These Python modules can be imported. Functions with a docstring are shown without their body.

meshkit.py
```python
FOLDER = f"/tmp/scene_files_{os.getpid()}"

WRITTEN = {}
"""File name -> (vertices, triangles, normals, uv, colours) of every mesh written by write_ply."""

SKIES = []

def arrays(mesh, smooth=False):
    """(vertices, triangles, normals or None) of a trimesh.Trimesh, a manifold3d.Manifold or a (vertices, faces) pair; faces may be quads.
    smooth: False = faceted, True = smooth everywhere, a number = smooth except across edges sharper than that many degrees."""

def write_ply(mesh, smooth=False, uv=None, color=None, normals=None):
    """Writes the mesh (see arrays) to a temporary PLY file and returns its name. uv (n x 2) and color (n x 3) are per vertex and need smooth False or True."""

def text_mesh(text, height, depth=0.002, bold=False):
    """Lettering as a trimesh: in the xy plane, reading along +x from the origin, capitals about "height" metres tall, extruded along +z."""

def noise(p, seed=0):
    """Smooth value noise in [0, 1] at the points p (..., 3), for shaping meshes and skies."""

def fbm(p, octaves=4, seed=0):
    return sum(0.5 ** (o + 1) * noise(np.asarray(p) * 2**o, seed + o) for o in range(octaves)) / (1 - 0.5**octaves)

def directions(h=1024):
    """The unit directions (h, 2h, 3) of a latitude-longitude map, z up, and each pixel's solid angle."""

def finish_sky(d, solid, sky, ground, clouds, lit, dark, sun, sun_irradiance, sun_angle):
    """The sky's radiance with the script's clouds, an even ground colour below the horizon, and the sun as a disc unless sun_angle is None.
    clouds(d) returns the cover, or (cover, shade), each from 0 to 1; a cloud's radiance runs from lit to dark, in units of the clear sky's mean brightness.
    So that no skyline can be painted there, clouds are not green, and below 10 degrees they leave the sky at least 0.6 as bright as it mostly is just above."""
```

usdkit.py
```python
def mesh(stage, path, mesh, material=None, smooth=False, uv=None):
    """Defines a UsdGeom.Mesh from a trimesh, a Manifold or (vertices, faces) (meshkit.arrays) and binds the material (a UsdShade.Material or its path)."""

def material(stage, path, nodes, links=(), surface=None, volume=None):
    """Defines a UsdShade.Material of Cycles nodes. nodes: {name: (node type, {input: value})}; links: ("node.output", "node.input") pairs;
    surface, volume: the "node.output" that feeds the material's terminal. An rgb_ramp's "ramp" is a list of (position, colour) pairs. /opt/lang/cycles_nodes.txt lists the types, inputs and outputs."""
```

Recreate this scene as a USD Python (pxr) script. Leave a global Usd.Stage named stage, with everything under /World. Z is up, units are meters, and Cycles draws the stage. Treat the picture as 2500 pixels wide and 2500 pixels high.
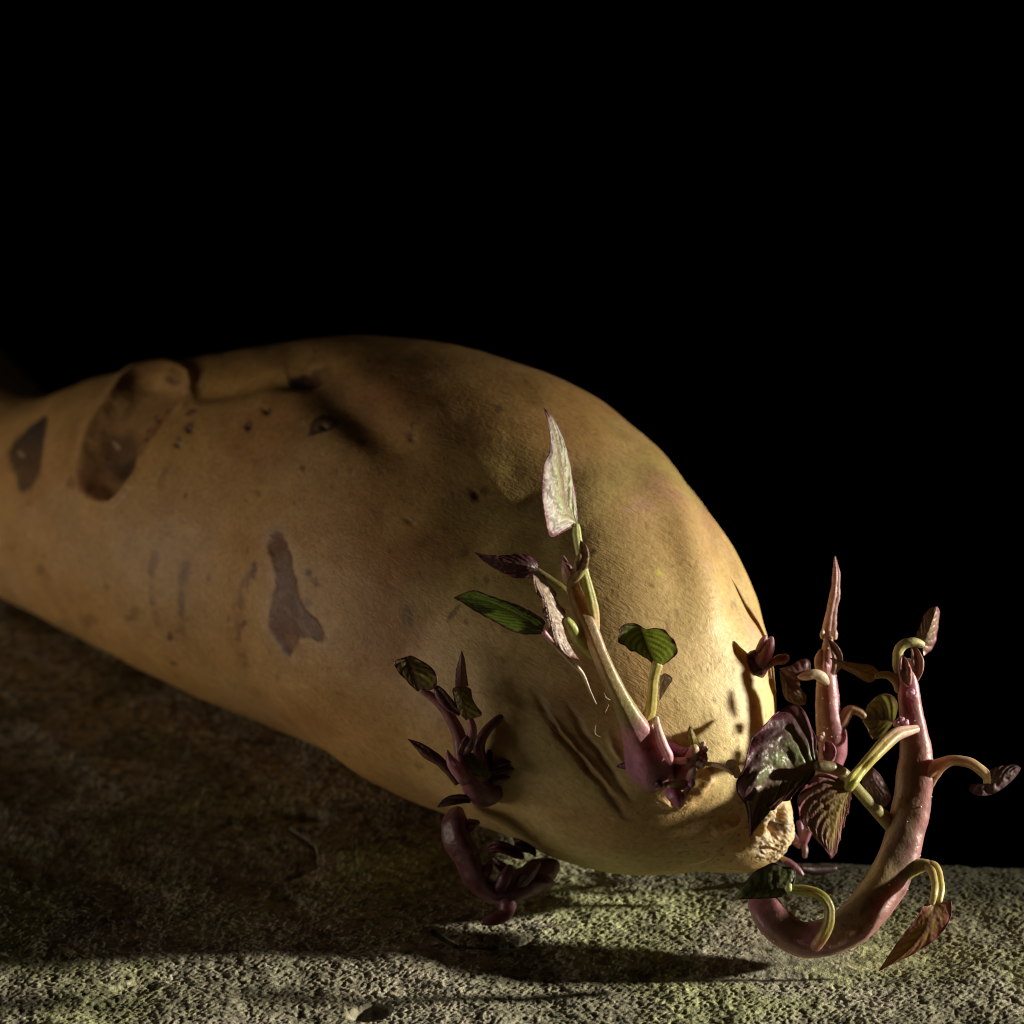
import math
import numpy as np
import trimesh
import usdkit
import meshkit
from scipy.interpolate import PchipInterpolator, CubicSpline
from scipy.spatial import cKDTree
from pxr import Usd, UsdGeom, UsdLux, UsdShade, Gf, Sdf, Vt

stage = Usd.Stage.CreateInMemory()
UsdGeom.SetStageUpAxis(stage, UsdGeom.Tokens.z)
UsdGeom.SetStageMetersPerUnit(stage, 1.0)
UsdGeom.Xform.Define(stage, '/World')
UsdGeom.Scope.Define(stage, '/World/Looks')
rng = np.random.default_rng(7)

# ------------------------------------------------------------------ camera
PITCH = math.radians(25.0)
DIST, WIDE = 0.75, 0.2                      # focus distance, width of the picture there
CAM = np.array([0.0, -0.68, 0.396])
FWD = np.array([0.0, math.cos(PITCH), -math.sin(PITCH)])
UPV = np.array([0.0, math.sin(PITCH), math.cos(PITCH)])
RIGHT = np.array([1.0, 0.0, 0.0])
cam = UsdGeom.Camera.Define(stage, '/World/camera')
cam.AddTransformOp().Set(Gf.Matrix4d(*RIGHT, 0, *UPV, 0, *(-FWD), 0, *CAM, 1))
cam.CreateHorizontalApertureAttr(36.0)
cam.CreateVerticalApertureAttr(36.0)
cam.CreateFocalLengthAttr(36.0 * DIST / WIDE)
cam.CreateFStopAttr(14.0)
cam.CreateFocusDistanceAttr(0.745)
cam.CreateClippingRangeAttr(Gf.Vec2f(0.02, 50.0))
cam.CreateExposureAttr(0.0)

# ------------------------------------------------------------------ light
SUN_EL, SUN_AZ = math.radians(10.5), math.radians(5.0)     # azimuth from +x
SUN = np.array([math.cos(SUN_EL) * math.cos(SUN_AZ), math.cos(SUN_EL) * math.sin(SUN_AZ), math.sin(SUN_EL)])


def look_matrix(z, pos):
    z = np.asarray(z, float) / np.linalg.norm(z)
    x = np.cross([0, 0, 1.0], z)
    x /= np.linalg.norm(x)
    y = np.cross(z, x)
    return Gf.Matrix4d(*x, 0, *y, 0, *z, 0, *np.asarray(pos, float), 1)


key = UsdLux.SphereLight.Define(stage, '/World/key_lamp')       # a snooted lamp far to the right, its beam soft at the edge
AIM = np.array([0.06, -0.034, 0.024])
key.AddTransformOp().Set(look_matrix(SUN, AIM + SUN * 2.6))
key.CreateRadiusAttr(0.05)
key.CreateIntensityAttr(8500.0)
key.CreateColorAttr(Gf.Vec3f(1.0, 0.925, 0.765))
shape = UsdLux.ShapingAPI.Apply(key.GetPrim())
shape.CreateShapingConeAngleAttr(2.6)
shape.CreateShapingConeSoftnessAttr(1.0)
fill = UsdLux.RectLight.Define(stage, '/World/bounce_fill')       # added soft light standing in for bounce, low, in front and to the left
fill_pos = np.array([-0.78, -0.15, 0.032])
fill.AddTransformOp().Set(look_matrix(fill_pos - np.array([-0.05, 0.05, 0.04]), fill_pos))
fill.CreateWidthAttr(0.40)
fill.CreateHeightAttr(0.14)
fill.CreateIntensityAttr(8.6)
fill.CreateColorAttr(Gf.Vec3f(1.0, 0.87, 0.70))

top = UsdLux.RectLight.Define(stage, '/World/top_fill')    # added faint fill from high above, keeps the upper outline just visible
top_pos = np.array([-0.40, 0.20, 1.2])
top.AddTransformOp().Set(look_matrix(top_pos - np.array([-0.03, 0.03, 0.0]), top_pos))
top.CreateWidthAttr(0.8)
top.CreateHeightAttr(0.8)
top.CreateIntensityAttr(0.05)
top.CreateColorAttr(Gf.Vec3f(1.0, 0.95, 0.88))

# ------------------------------------------------------------------ helpers
def ray(px, py):
    """Direction through a point of a 2500 x 2500 picture, of unit depth."""
    s = WIDE / DIST / 2500.0
    px, py = np.asarray(px, float), np.asarray(py, float)
    return RIGHT * ((px - 1250) * s)[..., None] - UPV * ((py - 1250) * s)[..., None] + FWD


def pt(px, py, w):
    return CAM + ray(px, py) * np.asarray(w, float)[..., None]


def project(p):
    q = np.asarray(p) - CAM
    w = q @ FWD
    s = WIDE / DIST / 2500.0
    return np.stack([1250 + (q @ RIGHT) / w / s, 1250 - (q @ UPV) / w / s, w], -1)


def ground_w(px, py, z=0.0):
    return (CAM[2] - z) / -ray(px, py)[..., 2]


def sstep(a, b, x):
    t = np.clip((x - a) / (b - a), 0, 1)
    return t * t * (3 - 2 * t)


def unit(v):
    return v / np.maximum(np.linalg.norm(v, axis=-1, keepdims=True), 1e-12)


def mixc(a, b, t):
    t = np.asarray(t)[..., None]
    return np.asarray(a) * (1 - t) + np.asarray(b) * t


def grid_faces(n, m, close=False):
    i, j = np.meshgrid(np.arange(n - 1), np.arange(m if close else m - 1), indexing='ij')
    a, b = (i * m + j).ravel(), (i * m + (j + 1) % m).ravel()
    return np.stack([a, b, b + m, a + m], 1)


def tri(f):
    return np.vstack([f[:, [0, 1, 2]], f[:, [0, 2, 3]]])


def poly_sdf(p, poly):
    """Signed distance (negative inside) of points (n, 2) to a polygon."""
    poly = np.asarray(poly, float)
    d = np.full(len(p), 1e18)
    inside = np.zeros(len(p), bool)
    for a, b in zip(poly, np.roll(poly, -1, 0)):
        e, q = b - a, p - a
        t = np.clip((q @ e) / (e @ e), 0, 1)
        d = np.minimum(d, ((q - t[:, None] * e) ** 2).sum(1))
        cond = (a[1] > p[:, 1]) != (b[1] > p[:, 1])
        with np.errstate(divide='ignore', invalid='ignore'):
            xin = a[0] + (p[:, 1] - a[1]) / (b[1] - a[1]) * e[0]
        inside ^= cond & (p[:, 0] < xin)
    return np.sqrt(d) * np.where(inside, -1, 1)


def rounded(poly, n=64):
    """A closed smooth outline through the corners of a polygon."""
    a = np.asarray(poly, float)
    a = np.vstack([a, a[:1]])
    d = np.concatenate([[0], np.cumsum(np.sqrt(np.linalg.norm(np.diff(a, axis=0), axis=1)))])
    return CubicSpline(d, a, bc_type='periodic')(np.linspace(0, d[-1], n + 1)[:-1])


def line_dist(p, pts):
    """Distance to a polyline and the parameter along it (0..1)."""
    pts = np.asarray(pts, float)
    d, at = np.full(len(p), 1e18), np.zeros(len(p))
    for k, (a, b) in enumerate(zip(pts[:-1], pts[1:])):
        e, q = b - a, p - a
        t = np.clip((q @ e) / (e @ e), 0, 1)
        x = ((q - t[:, None] * e) ** 2).sum(1)
        better = x < d
        d[better], at[better] = x[better], ((k + t) / (len(pts) - 1))[better]
    return np.sqrt(d), at


USED = {}


def numbered(parent, name):
    k = USED.get((parent, name), 0)
    USED[(parent, name)] = k + 1
    return f'{parent}/{name}' + (f'_{k:03d}' if k else '')


def build(name, v, f, material, parent='/World', color=None, extra=None, label=None, smooth=True):
    path = numbered(parent, name)
    m = usdkit.mesh(stage, path, (np.asarray(v, float), np.asarray(f, int)), material, smooth=smooth)
    api = UsdGeom.PrimvarsAPI(m)
    if color is not None:
        api.CreatePrimvar('vcol', Sdf.ValueTypeNames.Float3Array, 'vertex').Set(Vt.Vec3fArray.FromNumpy(np.clip(color, 0, 1).astype(np.float32)))
    for k, x in (extra or {}).items():
        api.CreatePrimvar(k, Sdf.ValueTypeNames.Float3Array, 'vertex').Set(Vt.Vec3fArray.FromNumpy(np.asarray(x, np.float32)))
    if label:
        m.GetPrim().SetCustomDataByKey('label', label)
    return path


def custom(path, **kw):
    for k, x in kw.items():
        stage.GetPrimAtPath(path).SetCustomDataByKey(k, x)


# ------------------------------------------------------------------ materials
def mat(name, nodes, links, surface):
    return usdkit.material(stage, '/World/Looks/' + name, nodes, links, surface=surface)


M_TUBER = mat('tuber_skin', {
    'c': ('attribute', {'attribute': 'vcol'}), 't': ('attribute', {'attribute': 'tcoord'}), 'g': ('geometry', {}),
    'mp': ('mapping', {'scale': (0.6, 2.2, 2.2)}),
    'wr': ('noise_texture', {'scale': 0.42, 'detail': 3.0, 'roughness': 0.6, 'distortion': 1.4}),
    'fz': ('noise_texture', {'scale': 900.0, 'detail': 3.0, 'roughness': 0.65}),
    'bl': ('noise_texture', {'scale': 110.0, 'detail': 4.0, 'roughness': 0.6}),
    'sp': ('voronoi_texture', {'scale': 420.0, 'randomness': 1.0}),
    'rb': ('rgb_ramp', {'ramp': [(0.0, (0.66, 0.58, 0.5)), (0.42, (0.95, 0.93, 0.9)), (0.6, (1.05, 1.05, 1.05)), (1.0, (1.3, 1.3, 1.25))]}),
    'rw': ('rgb_ramp', {'ramp': [(0.0, (0.72, 0.66, 0.6)), (0.5, (1.0, 1.0, 1.0)), (1.0, (1.12, 1.12, 1.12))]}),
    'rf': ('rgb_ramp', {'ramp': [(0.25, (0.8, 0.78, 0.74)), (0.5, (1.0, 1.0, 1.0)), (0.8, (1.16, 1.16, 1.16))]}),
    'm1': ('mix', {'mix_type': 'multiply', 'fac': 1.0}), 'm2': ('mix', {'mix_type': 'multiply', 'fac': 0.9}), 'm3': ('mix', {'mix_type': 'multiply', 'fac': 1.0}),
    'b1': ('bump', {'strength': 0.2, 'distance': 0.0008}), 'b2': ('bump', {'strength': 0.28, 'distance': 0.0004}),
    'p': ('principled_bsdf', {'roughness': 0.5, 'specular_ior_level': 0.35, 'subsurface_weight': 0.12, 'subsurface_scale': 0.002, 'subsurface_radius': (1.0, 0.5, 0.2)}),
}, [('t.vector', 'mp.vector'), ('mp.vector', 'wr.vector'), ('g.position', 'fz.vector'), ('g.position', 'bl.vector'),
    ('bl.fac', 'rb.fac'), ('wr.fac', 'rw.fac'), ('fz.fac', 'rf.fac'), ('c.color', 'm1.color1'), ('rb.color', 'm1.color2'),
    ('m1.color', 'm2.color1'), ('rw.color', 'm2.color2'), ('m2.color', 'm3.color1'), ('rf.color', 'm3.color2'), ('m3.color', 'p.base_color'),
    ('wr.fac', 'b1.height'), ('fz.fac', 'b2.height'), ('b1.normal', 'b2.normal'), ('b2.normal', 'p.normal')], 'p.BSDF')

M_STEM = mat('shoot_skin', {
    'c': ('attribute', {'attribute': 'vcol'}), 'g': ('geometry', {}),
    'n': ('noise_texture', {'scale': 700.0, 'detail': 4.0, 'roughness': 0.6}), 'n2': ('noise_texture', {'scale': 1800.0, 'detail': 2.0}),
    'r': ('rgb_ramp', {'ramp': [(0.2, (0.62, 0.55, 0.6)), (0.5, (1, 1, 1)), (0.8, (1.25, 1.2, 1.25))]}),
    'm': ('mix', {'mix_type': 'multiply', 'fac': 1.0}),
    'b': ('bump', {'strength': 0.3, 'distance': 0.0003}),
    'p': ('principled_bsdf', {'roughness': 0.42, 'specular_ior_level': 0.45, 'subsurface_weight': 0.15, 'subsurface_scale': 0.0012, 'subsurface_radius': (1.0, 0.6, 0.5)}),
}, [('g.position', 'n.vector'), ('g.position', 'n2.vector'), ('n.fac', 'r.fac'), ('c.color', 'm.color1'), ('r.color', 'm.color2'), ('m.color', 'p.base_color'),
    ('n2.fac', 'b.height'), ('b.normal', 'p.normal')], 'p.BSDF')

M_LEAF = mat('leaf_skin', {
    'c': ('attribute', {'attribute': 'vcol'}), 'tr': ('attribute', {'attribute': 'tcol'}), 'g': ('geometry', {}),
    'n': ('noise_texture', {'scale': 900.0, 'detail': 3.0, 'roughness': 0.6}), 'v': ('voronoi_texture', {'feature': 'smooth_f1', 'scale': 1250.0}),
    'r': ('rgb_ramp', {'ramp': [(0.2, (0.68, 0.62, 0.66)), (0.5, (1, 1, 1)), (0.8, (1.2, 1.2, 1.2))]}),
    'm': ('mix', {'mix_type': 'multiply', 'fac': 1.0}),
    'b0': ('bump', {'strength': 0.34, 'distance': 0.0005, 'invert': True}), 'b': ('bump', {'strength': 0.3, 'distance': 0.0003}),
    'p': ('principled_bsdf', {'roughness': 0.42, 'specular_ior_level': 0.5}),
    't': ('translucent_bsdf', {}), 'x': ('mix_closure', {'fac': 0.4}),
}, [('g.position', 'n.vector'), ('g.position', 'v.vector'), ('n.fac', 'r.fac'), ('c.color', 'm.color1'), ('r.color', 'm.color2'), ('m.color', 'p.base_color'),
    ('v.distance', 'b0.height'), ('n.fac', 'b.height'), ('b0.normal', 'b.normal'), ('b.normal', 'p.normal'), ('tr.color', 't.color'), ('p.BSDF', 'x.closure1'), ('t.BSDF', 'x.closure2')], 'x.closure')

M_STONE = mat('rough_stone', {
    'c': ('attribute', {'attribute': 'vcol'}), 'g': ('geometry', {}),
    'n': ('noise_texture', {'scale': 1500.0, 'detail': 3.0, 'roughness': 0.7}), 'w': ('noise_texture', {'scale': 420.0, 'detail': 4.0, 'roughness': 0.7}),
    'r': ('rgb_ramp', {'ramp': [(0.25, (0.5, 0.47, 0.42)), (0.5, (1, 1, 1)), (0.72, (1.45, 1.42, 1.35))]}),
    'm': ('mix', {'mix_type': 'multiply', 'fac': 1.0}),
    'b': ('bump', {'strength': 0.7, 'distance': 0.0004}),
    'p': ('principled_bsdf', {'roughness': 0.85, 'specular_ior_level': 0.25}),
}, [('g.position', 'n.vector'), ('g.position', 'w.vector'), ('w.fac', 'r.fac'), ('c.color', 'm.color1'), ('r.color', 'm.color2'), ('m.color', 'p.base_color'),
    ('n.fac', 'b.height'), ('b.normal', 'p.normal')], 'p.BSDF')

M_BACK = mat('black_velvet', {'g': ('geometry', {}), 'n': ('noise_texture', {'scale': 300.0}),
                              'r': ('rgb_ramp', {'ramp': [(0, (0.0012, 0.0012, 0.0013)), (1, (0.002, 0.002, 0.0022))]}),
                              'p': ('principled_bsdf', {'roughness': 1.0, 'specular_ior_level': 0.0})},
             [('g.position', 'n.vector'), ('n.fac', 'r.fac'), ('r.color', 'p.base_color')], 'p.BSDF')

# ------------------------------------------------------------------ setting: backdrop and stone
u = np.linspace(-0.75, 0.75, 40)
v = np.linspace(-0.4, 0.9, 20)
U, V = np.meshgrid(u, v, indexing='ij')
Y = 0.85 + 0.012 * np.sin(U * 23 + 0.7 * np.sin(V * 4)) + 0.006 * np.sin(U * 51 + 1)
p = build('backdrop', np.stack([U, Y, V], -1).reshape(-1, 3), grid_faces(40, 20), M_BACK)
custom(p, kind='structure', label='plain black cloth hanging behind the sweet potato')


def ground(px, py):
    return pt(px, py, ground_w(px, py))


# the slab's back edge: just behind the nose on the right, far back on the left
BACK = np.array([(-0.30, 0.25), (-0.16, 0.215), (-0.12, 0.20), (-0.07, 0.165), (-0.03, 0.11), (0.0, 0.06), (0.02, 0.033), (0.042, 0.018), (0.06, 0.013), (0.09, 0.0105), (0.12, 0.009), (0.3, 0.006)])


def back_edge(x):
    return PchipInterpolator(BACK[:, 0], BACK[:, 1])(x)


def stone():
    xs = np.concatenate([np.linspace(-0.30, -0.125, 60)[:-1], np.linspace(-0.125, 0.125, 1000), np.linspace(0.125, 0.3, 60)[1:]])
    front = -0.095
    ya = np.linspace(front, -0.006, 480)
    tb = np.linspace(0, 1, 281)[1:]
    edge = back_edge(xs)[:, None] + 0.0016 * (meshkit.fbm(np.stack([xs * 90, 0 * xs, 0 * xs], -1), 3, 77)[:, None] - 0.5)
    Yv = np.hstack([np.repeat(ya[None], len(xs), 0), -0.006 + (edge + 0.006) * tb[None]])
    X = np.repeat(xs[:, None], Yv.shape[1], 1)
    P = np.stack([X, Yv, 0 * X], -1)
    q = P.copy()
    n = lambda s, seed, o=2: meshkit.fbm(q * s + 31.7, o, seed) - 0.5
    step = np.abs(np.gradient(Yv, axis=1))
    fine = np.clip(0.00040 / step, 0.12, 1)
    z = 0.0026 * n(22, 1) + 0.0014 * n(75, 2) + 0.0006 * n(190, 3) + fine * 0.00022 * n(420, 4)
    g = meshkit.fbm(q * 640 + 5, 3, 11)
    z += -0.0002 * fine * sstep(0.56, 0.68, g) * sstep(0.42, 0.62, meshkit.fbm(q * 110, 2, 12)) + 0.0003 * (g - 0.5)
    z += fine * (0.00020 * (meshkit.noise(q * 1250, 21) - 0.5) + 0.00026 * (meshkit.noise(q * 2300, 22) - 0.5))
    # hollows in the front, where the light from the right leaves the bottom dark
    for (px, py, rx, ry, dep, rot) in HOLLOWS:
        c = ground(px, py)
        a = math.radians(rot)
        dx, dy = X - c[0], Yv - c[1]
        ex, ey = (dx * math.cos(a) + dy * math.sin(a)) / rx, (-dx * math.sin(a) + dy * math.cos(a)) / ry
        rr = np.sqrt(ex ** 2 + ey ** 2) + 0.5 * n(130, 40, 3)
        z -= dep * sstep(1.1, 0.6, rr)
    # fine cracks
    for path, wd, dep in CRACKS:
        c = np.array([ground(*a)[:2] for a in path])
        d, _ = line_dist(np.stack([X.ravel(), Yv.ravel()], 1) + 0.0016 * np.stack([n(260, 51).ravel(), n(260, 52).ravel()], 1), c)
        z -= dep * np.exp(-(d.reshape(X.shape) / wd) ** 2)
    # the top stays level where the shoots and the potato touch it and rounds off to the back edge
    back = edge - Yv
    z -= 0.0060 * np.clip(1 - back / 0.026, 0, 1) ** 2 + 0.002 * np.clip(1 - back / 0.004, 0, 1) ** 2
    calm = np.exp(-(((X - STEM_FOOT[0]) / 0.016) ** 2 + ((Yv - STEM_FOOT[1]) / 0.010) ** 2))
    z = z * (1 - 0.75 * calm) - 0.0008
    P[..., 2] = z
    lichen = sstep(0.50, 0.64, meshkit.fbm(q * 38 + 9, 4, 61) + 0.10 * sstep(-0.02, 0.06, X) - 0.03)
    moss_shade = sstep(0.46, 0.66, meshkit.fbm(q * 60 + 3, 4, 71) + 0.16 * sstep(-0.09, 0.0, Yv) * sstep(0.0, 0.06, X))  # moss patches, weighted to the right rear as painted shade
    rust = sstep(0.58, 0.72, meshkit.fbm(q * 45 + 17, 4, 81))
    col = mixc((0.43, 0.405, 0.30), (0.37, 0.39, 0.19), lichen * 0.85)
    col = mixc(col, (0.38, 0.33, 0.25), rust * 0.4)
    col = mixc(col, (0.13, 0.125, 0.07), moss_shade * 0.55)
    rear_shade = sstep(0.044, 0.018, back + 0.014 * n(120, 95, 3)) * sstep(0.0, 0.04, X)  # painted shade: the slab darkens towards its right rear edge
    col = mixc(col, (0.030, 0.031, 0.017), rear_shade * 0.96)
    col *= (0.72 + 0.56 * meshkit.noise(q * 800, 91))[..., None]
    col *= (1 - 0.45 * sstep(0.52, 0.68, g))[..., None]
    nx, ny = X.shape
    V0, F = P.reshape(-1, 3), grid_faces(nx, ny)
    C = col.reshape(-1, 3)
    # sides: the rim of the sheet turned down
    rim = np.concatenate([np.arange(nx) * ny, (nx - 1) * ny + np.arange(1, ny), np.arange(nx - 2, -1, -1) * ny + ny - 1, np.arange(ny - 2, 0, -1)])
    rp = V0[rim]
    wob = meshkit.fbm(rp * 60, 3, 5)[:, None] - 0.5
    cen = np.array([0.0, 0.0, 0])
    out = unit((rp - cen) * [1, 1, 0])
    rings, prev, m = [], rim, len(rim)
    Vs, Fs, Cs, base = [V0], [tri(F)], [C], len(V0)
    for k, (o, dz) in enumerate([(0.0012, -0.0015), (0.002, -0.006), (0.0, -0.02), (-0.001, -0.045)]):
        ring = rp + out * (o + 0.002 * wob * min(k, 1)) + [0, 0, dz]
        idx = base + np.arange(m)
        Vs.append(ring)
        Cs.append(C[rim] * 0.9)
        Fs.append(tri(np.stack([prev, idx, np.roll(idx, -1), np.roll(prev, -1)], 1)))
        prev, base = idx, base + m
    v, f = np.vstack(Vs), np.vstack(Fs)
    fn = np.cross(v[f[0, 1]] - v[f[0, 0]], v[f[0, 2]] - v[f[0, 0]])
    if fn[2] < 0:
        f = f[:, ::-1]
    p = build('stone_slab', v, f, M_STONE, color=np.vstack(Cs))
    custom(p, kind='structure', label='rough mossy stone slab under the sweet potato')
    return q, z, X, Yv


STEM_FOOT = ground(1960, 2330)
HOLLOWS = [(905, 2458, 0.0046, 0.0030, 0.0018, 22), (60, 2510, 0.009, 0.003, 0.0016, 0), (690, 2195, 0.004, 0.003, 0.0008, 0), (330, 2400, 0.005, 0.003, 0.0006, 10)]
CRACKS = [([(740, 1975), (700, 2010), (760, 2060), (770, 2110), (700, 2140)], 0.0005, 0.0009), ([(560, 2000), (500, 2030)], 0.0006, 0.001),
          ([(1060, 2270), (1110, 2300), (1200, 2305), (1300, 2290)], 0.0005, 0.0012), ([(690, 1980), (770, 1985)], 0.0016, 0.0018)]
stone()

# ------------------------------------------------------------------ the sweet potato
K = 2500 / 1932.0
# centre x, centre y, radius (in the 1932 pixel picture), height of its underside above the stone in mm
SPH = [(-330, 640, 40, None), (-265, 668, 75, None), (-195, 705, 112, None), (-112, 768, 152, None), (-35, 868, 182, None), (50, 934, 192, 0.5), (130, 952, 211, 0.3), (235, 960, 256, 0.0), (340, 974, 293, -0.5), (540, 1003, 356, -1.5), (720, 1030, 398, -2.0),
       (900, 1105, 422, -1.5), (1010, 1180, 390, 0.0), (1085, 1240, 364, 1.5), (1175, 1352, 294, 3.2), (1250, 1432, 218, 4.6), (1310, 1478, 165, 5.5), (1362, 1518, 128, 5.5), (1402, 1549, 96, 5.5)]
cs, rs = [], []
for i in range(len(SPH) - 1, -1, -1):
    x, y, r, h = SPH[i]
    kk = r * K * WIDE / DIST / 2500.0
    if h is not None:
        w = (CAM[2] - h / 1000) / (kk - ray(x * K, y * K)[2])
        last = w
    else:
        last = last + (0.020 if i > 2 else 0.012)
        w = last
    cs.append(pt(x * K, y * K, w))
    rs.append(kk * w)
cs, rs = np.array(cs), np.array(rs)
dd = np.concatenate([[0], np.cumsum(np.linalg.norm(np.diff(cs, axis=0), axis=1))])
CS, RS = CubicSpline(dd, cs), PchipInterpolator(dd, rs)
# smooth the radius and centre tables a little
fine = np.linspace(0, dd[-1], 400)
from scipy.ndimage import gaussian_filter1d
c_f = gaussian_filter1d(CS(fine), 5, axis=0, mode='nearest')
r_f = gaussian_filter1d(RS(fine), 5, mode='nearest')
keep = sstep(4, 40, np.arange(400.0))
c_f = c_f * keep[:, None] + CS(fine) * (1 - keep)[:, None]
r_f = r_f * keep + RS(fine) * (1 - keep)
CS, RS = CubicSpline(fine, c_f), CubicSpline(fine, r_f)

NS, NT = 780, 620
s = np.concatenate([np.linspace(0, 0.03, 150)[:-1], np.linspace(0.03, dd[-1], NS - 149)])
C, T, R, dR = CS(s), unit(CS(s, 1)), RS(s), np.clip(RS(s, 1) / np.linalg.norm(CS(s, 1), axis=1), -0.95, 0.95)
# frame: N1 towards the camera
to_cam = CAM - C
N1 = unit(to_cam - (to_cam * T).sum(1, keepdims=True) * T)
N2 = np.cross(T, N1)
th = np.linspace(-math.pi, math.pi, NT + 1)[:-1]
th = th - 0.42 * np.sin(th)                       # finer towards the camera
rows, srow, Trow = [], [], []
# nose cap
phi0 = math.asin(-dR[0])
for ph in np.linspace(math.pi / 2, -phi0, 70)[:-1]:
    rr, oo = R[0] * math.cos(ph), -R[0] * math.sin(ph)
    rows.append(C[0] + T[0] * oo + max(rr, 1e-6) * (np.cos(th)[:, None] * N1[0] + np.sin(th)[:, None] * N2[0]))
    srow.append(s[0] - R[0] * (ph + phi0))
for i in range(len(s)):
    a = R[i] * math.sqrt(1 - dR[i] ** 2)
    rows.append(C[i] - T[i] * R[i] * dR[i] + a * (np.cos(th)[:, None] * N1[i] + np.sin(th)[:, None] * N2[i]))
    srow.append(s[i])
TP = np.array(rows)
srow = np.array(srow)
nr = len(rows)
TF = tri(grid_faces(nr, NT, True))


def normals(P, F):
    n = np.zeros_like(P)
    fn = np.cross(P[F[:, 1]] - P[F[:, 0]], P[F[:, 2]] - P[F[:, 0]])
    for k in range(3):
        np.add.at(n, F[:, k], fn)
    n[:NT] = n[:NT].mean(0)
    return unit(n)


SPINE = np.repeat(C[[0] * 69 + list(range(len(s)))], NT, 0)
TV = TP.reshape(-1, 3)
off = TV - SPINE                                  # the root is a little flattened from front to back
TV = TV - FWD * ((off @ FWD) * 0.18)[:, None]
TN = normals(TV, TF)
if ((TV - np.repeat(C[[0] * 69 + list(range(len(s)))], NT, 0)) * TN).sum(1).mean() < 0:
    TF = TF[:, ::-1]
    TN = -TN
# overall lumps
q = TV
TV = TV + TN * (0.0020 * (meshkit.fbm(q * 26 + 4, 2, 3) - 0.5) + 0.0011 * (meshkit.fbm(q * 80, 3, 5) - 0.5))[:, None]
TN = normals(TV, TF)
pr = project(TV)
vis = ((CAM - TV) * TN).sum(1) > -0.15 * np.linalg.norm(CAM - TV, axis=1)
visf = vis.astype(float)
warp = 26 * np.stack([meshkit.fbm(q * 150, 3, 101) - 0.5, meshkit.fbm(q * 150, 3, 102) - 0.5], 1)
warp += 10 * np.stack([meshkit.fbm(q * 620, 2, 103) - 0.5, meshkit.fbm(q * 620, 2, 104) - 0.5], 1)
PX = pr[:, :2]
PW = PX + warp


def c1(*a): return [(x / 2.147, 750 + y / 2.147) for x, y in a]
def c2(*a): return [(600 + x / 2.415, 750 + y / 2.415) for x, y in a]
def c3(*a): return [(1050 + x / 2.76, 950 + y / 2.76) + tuple(r) for x, y, *r in a]
def c4(*a): return [(900 + x / 2.415, 1500 + y / 2.415) + tuple(r) for x, y, *r in a]
def c5(*a): return [(1350 + x / 2.76, 1450 + y / 2.76) + tuple(r) for x, y, *r in a]
def c6(*a): return [(1750 + x / 2.576, 1300 + y / 2.576) + tuple(r) for x, y, *r in a]
def c7(*a): return [(1750 + x / 2.76, 1850 + y / 2.76) + tuple(r) for x, y, *r in a]
def c8(*a): return [(1550 + x / 6.44, 1750 + y / 6.44) + tuple(r) for x, y, *r in a]
def c9(*a): return [(1250 + x / 3.513, 1600 + y / 3.513) + tuple(r) for x, y, *r in a]
def c10(*a): return [(1750 + x / 6.44, 1900 + y / 6.44) + tuple(r) for x, y, *r in a]


# --- carved relief: (polyline or point, half width px, depth mm; negative raises)
disp = np.zeros(len(TV))


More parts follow.
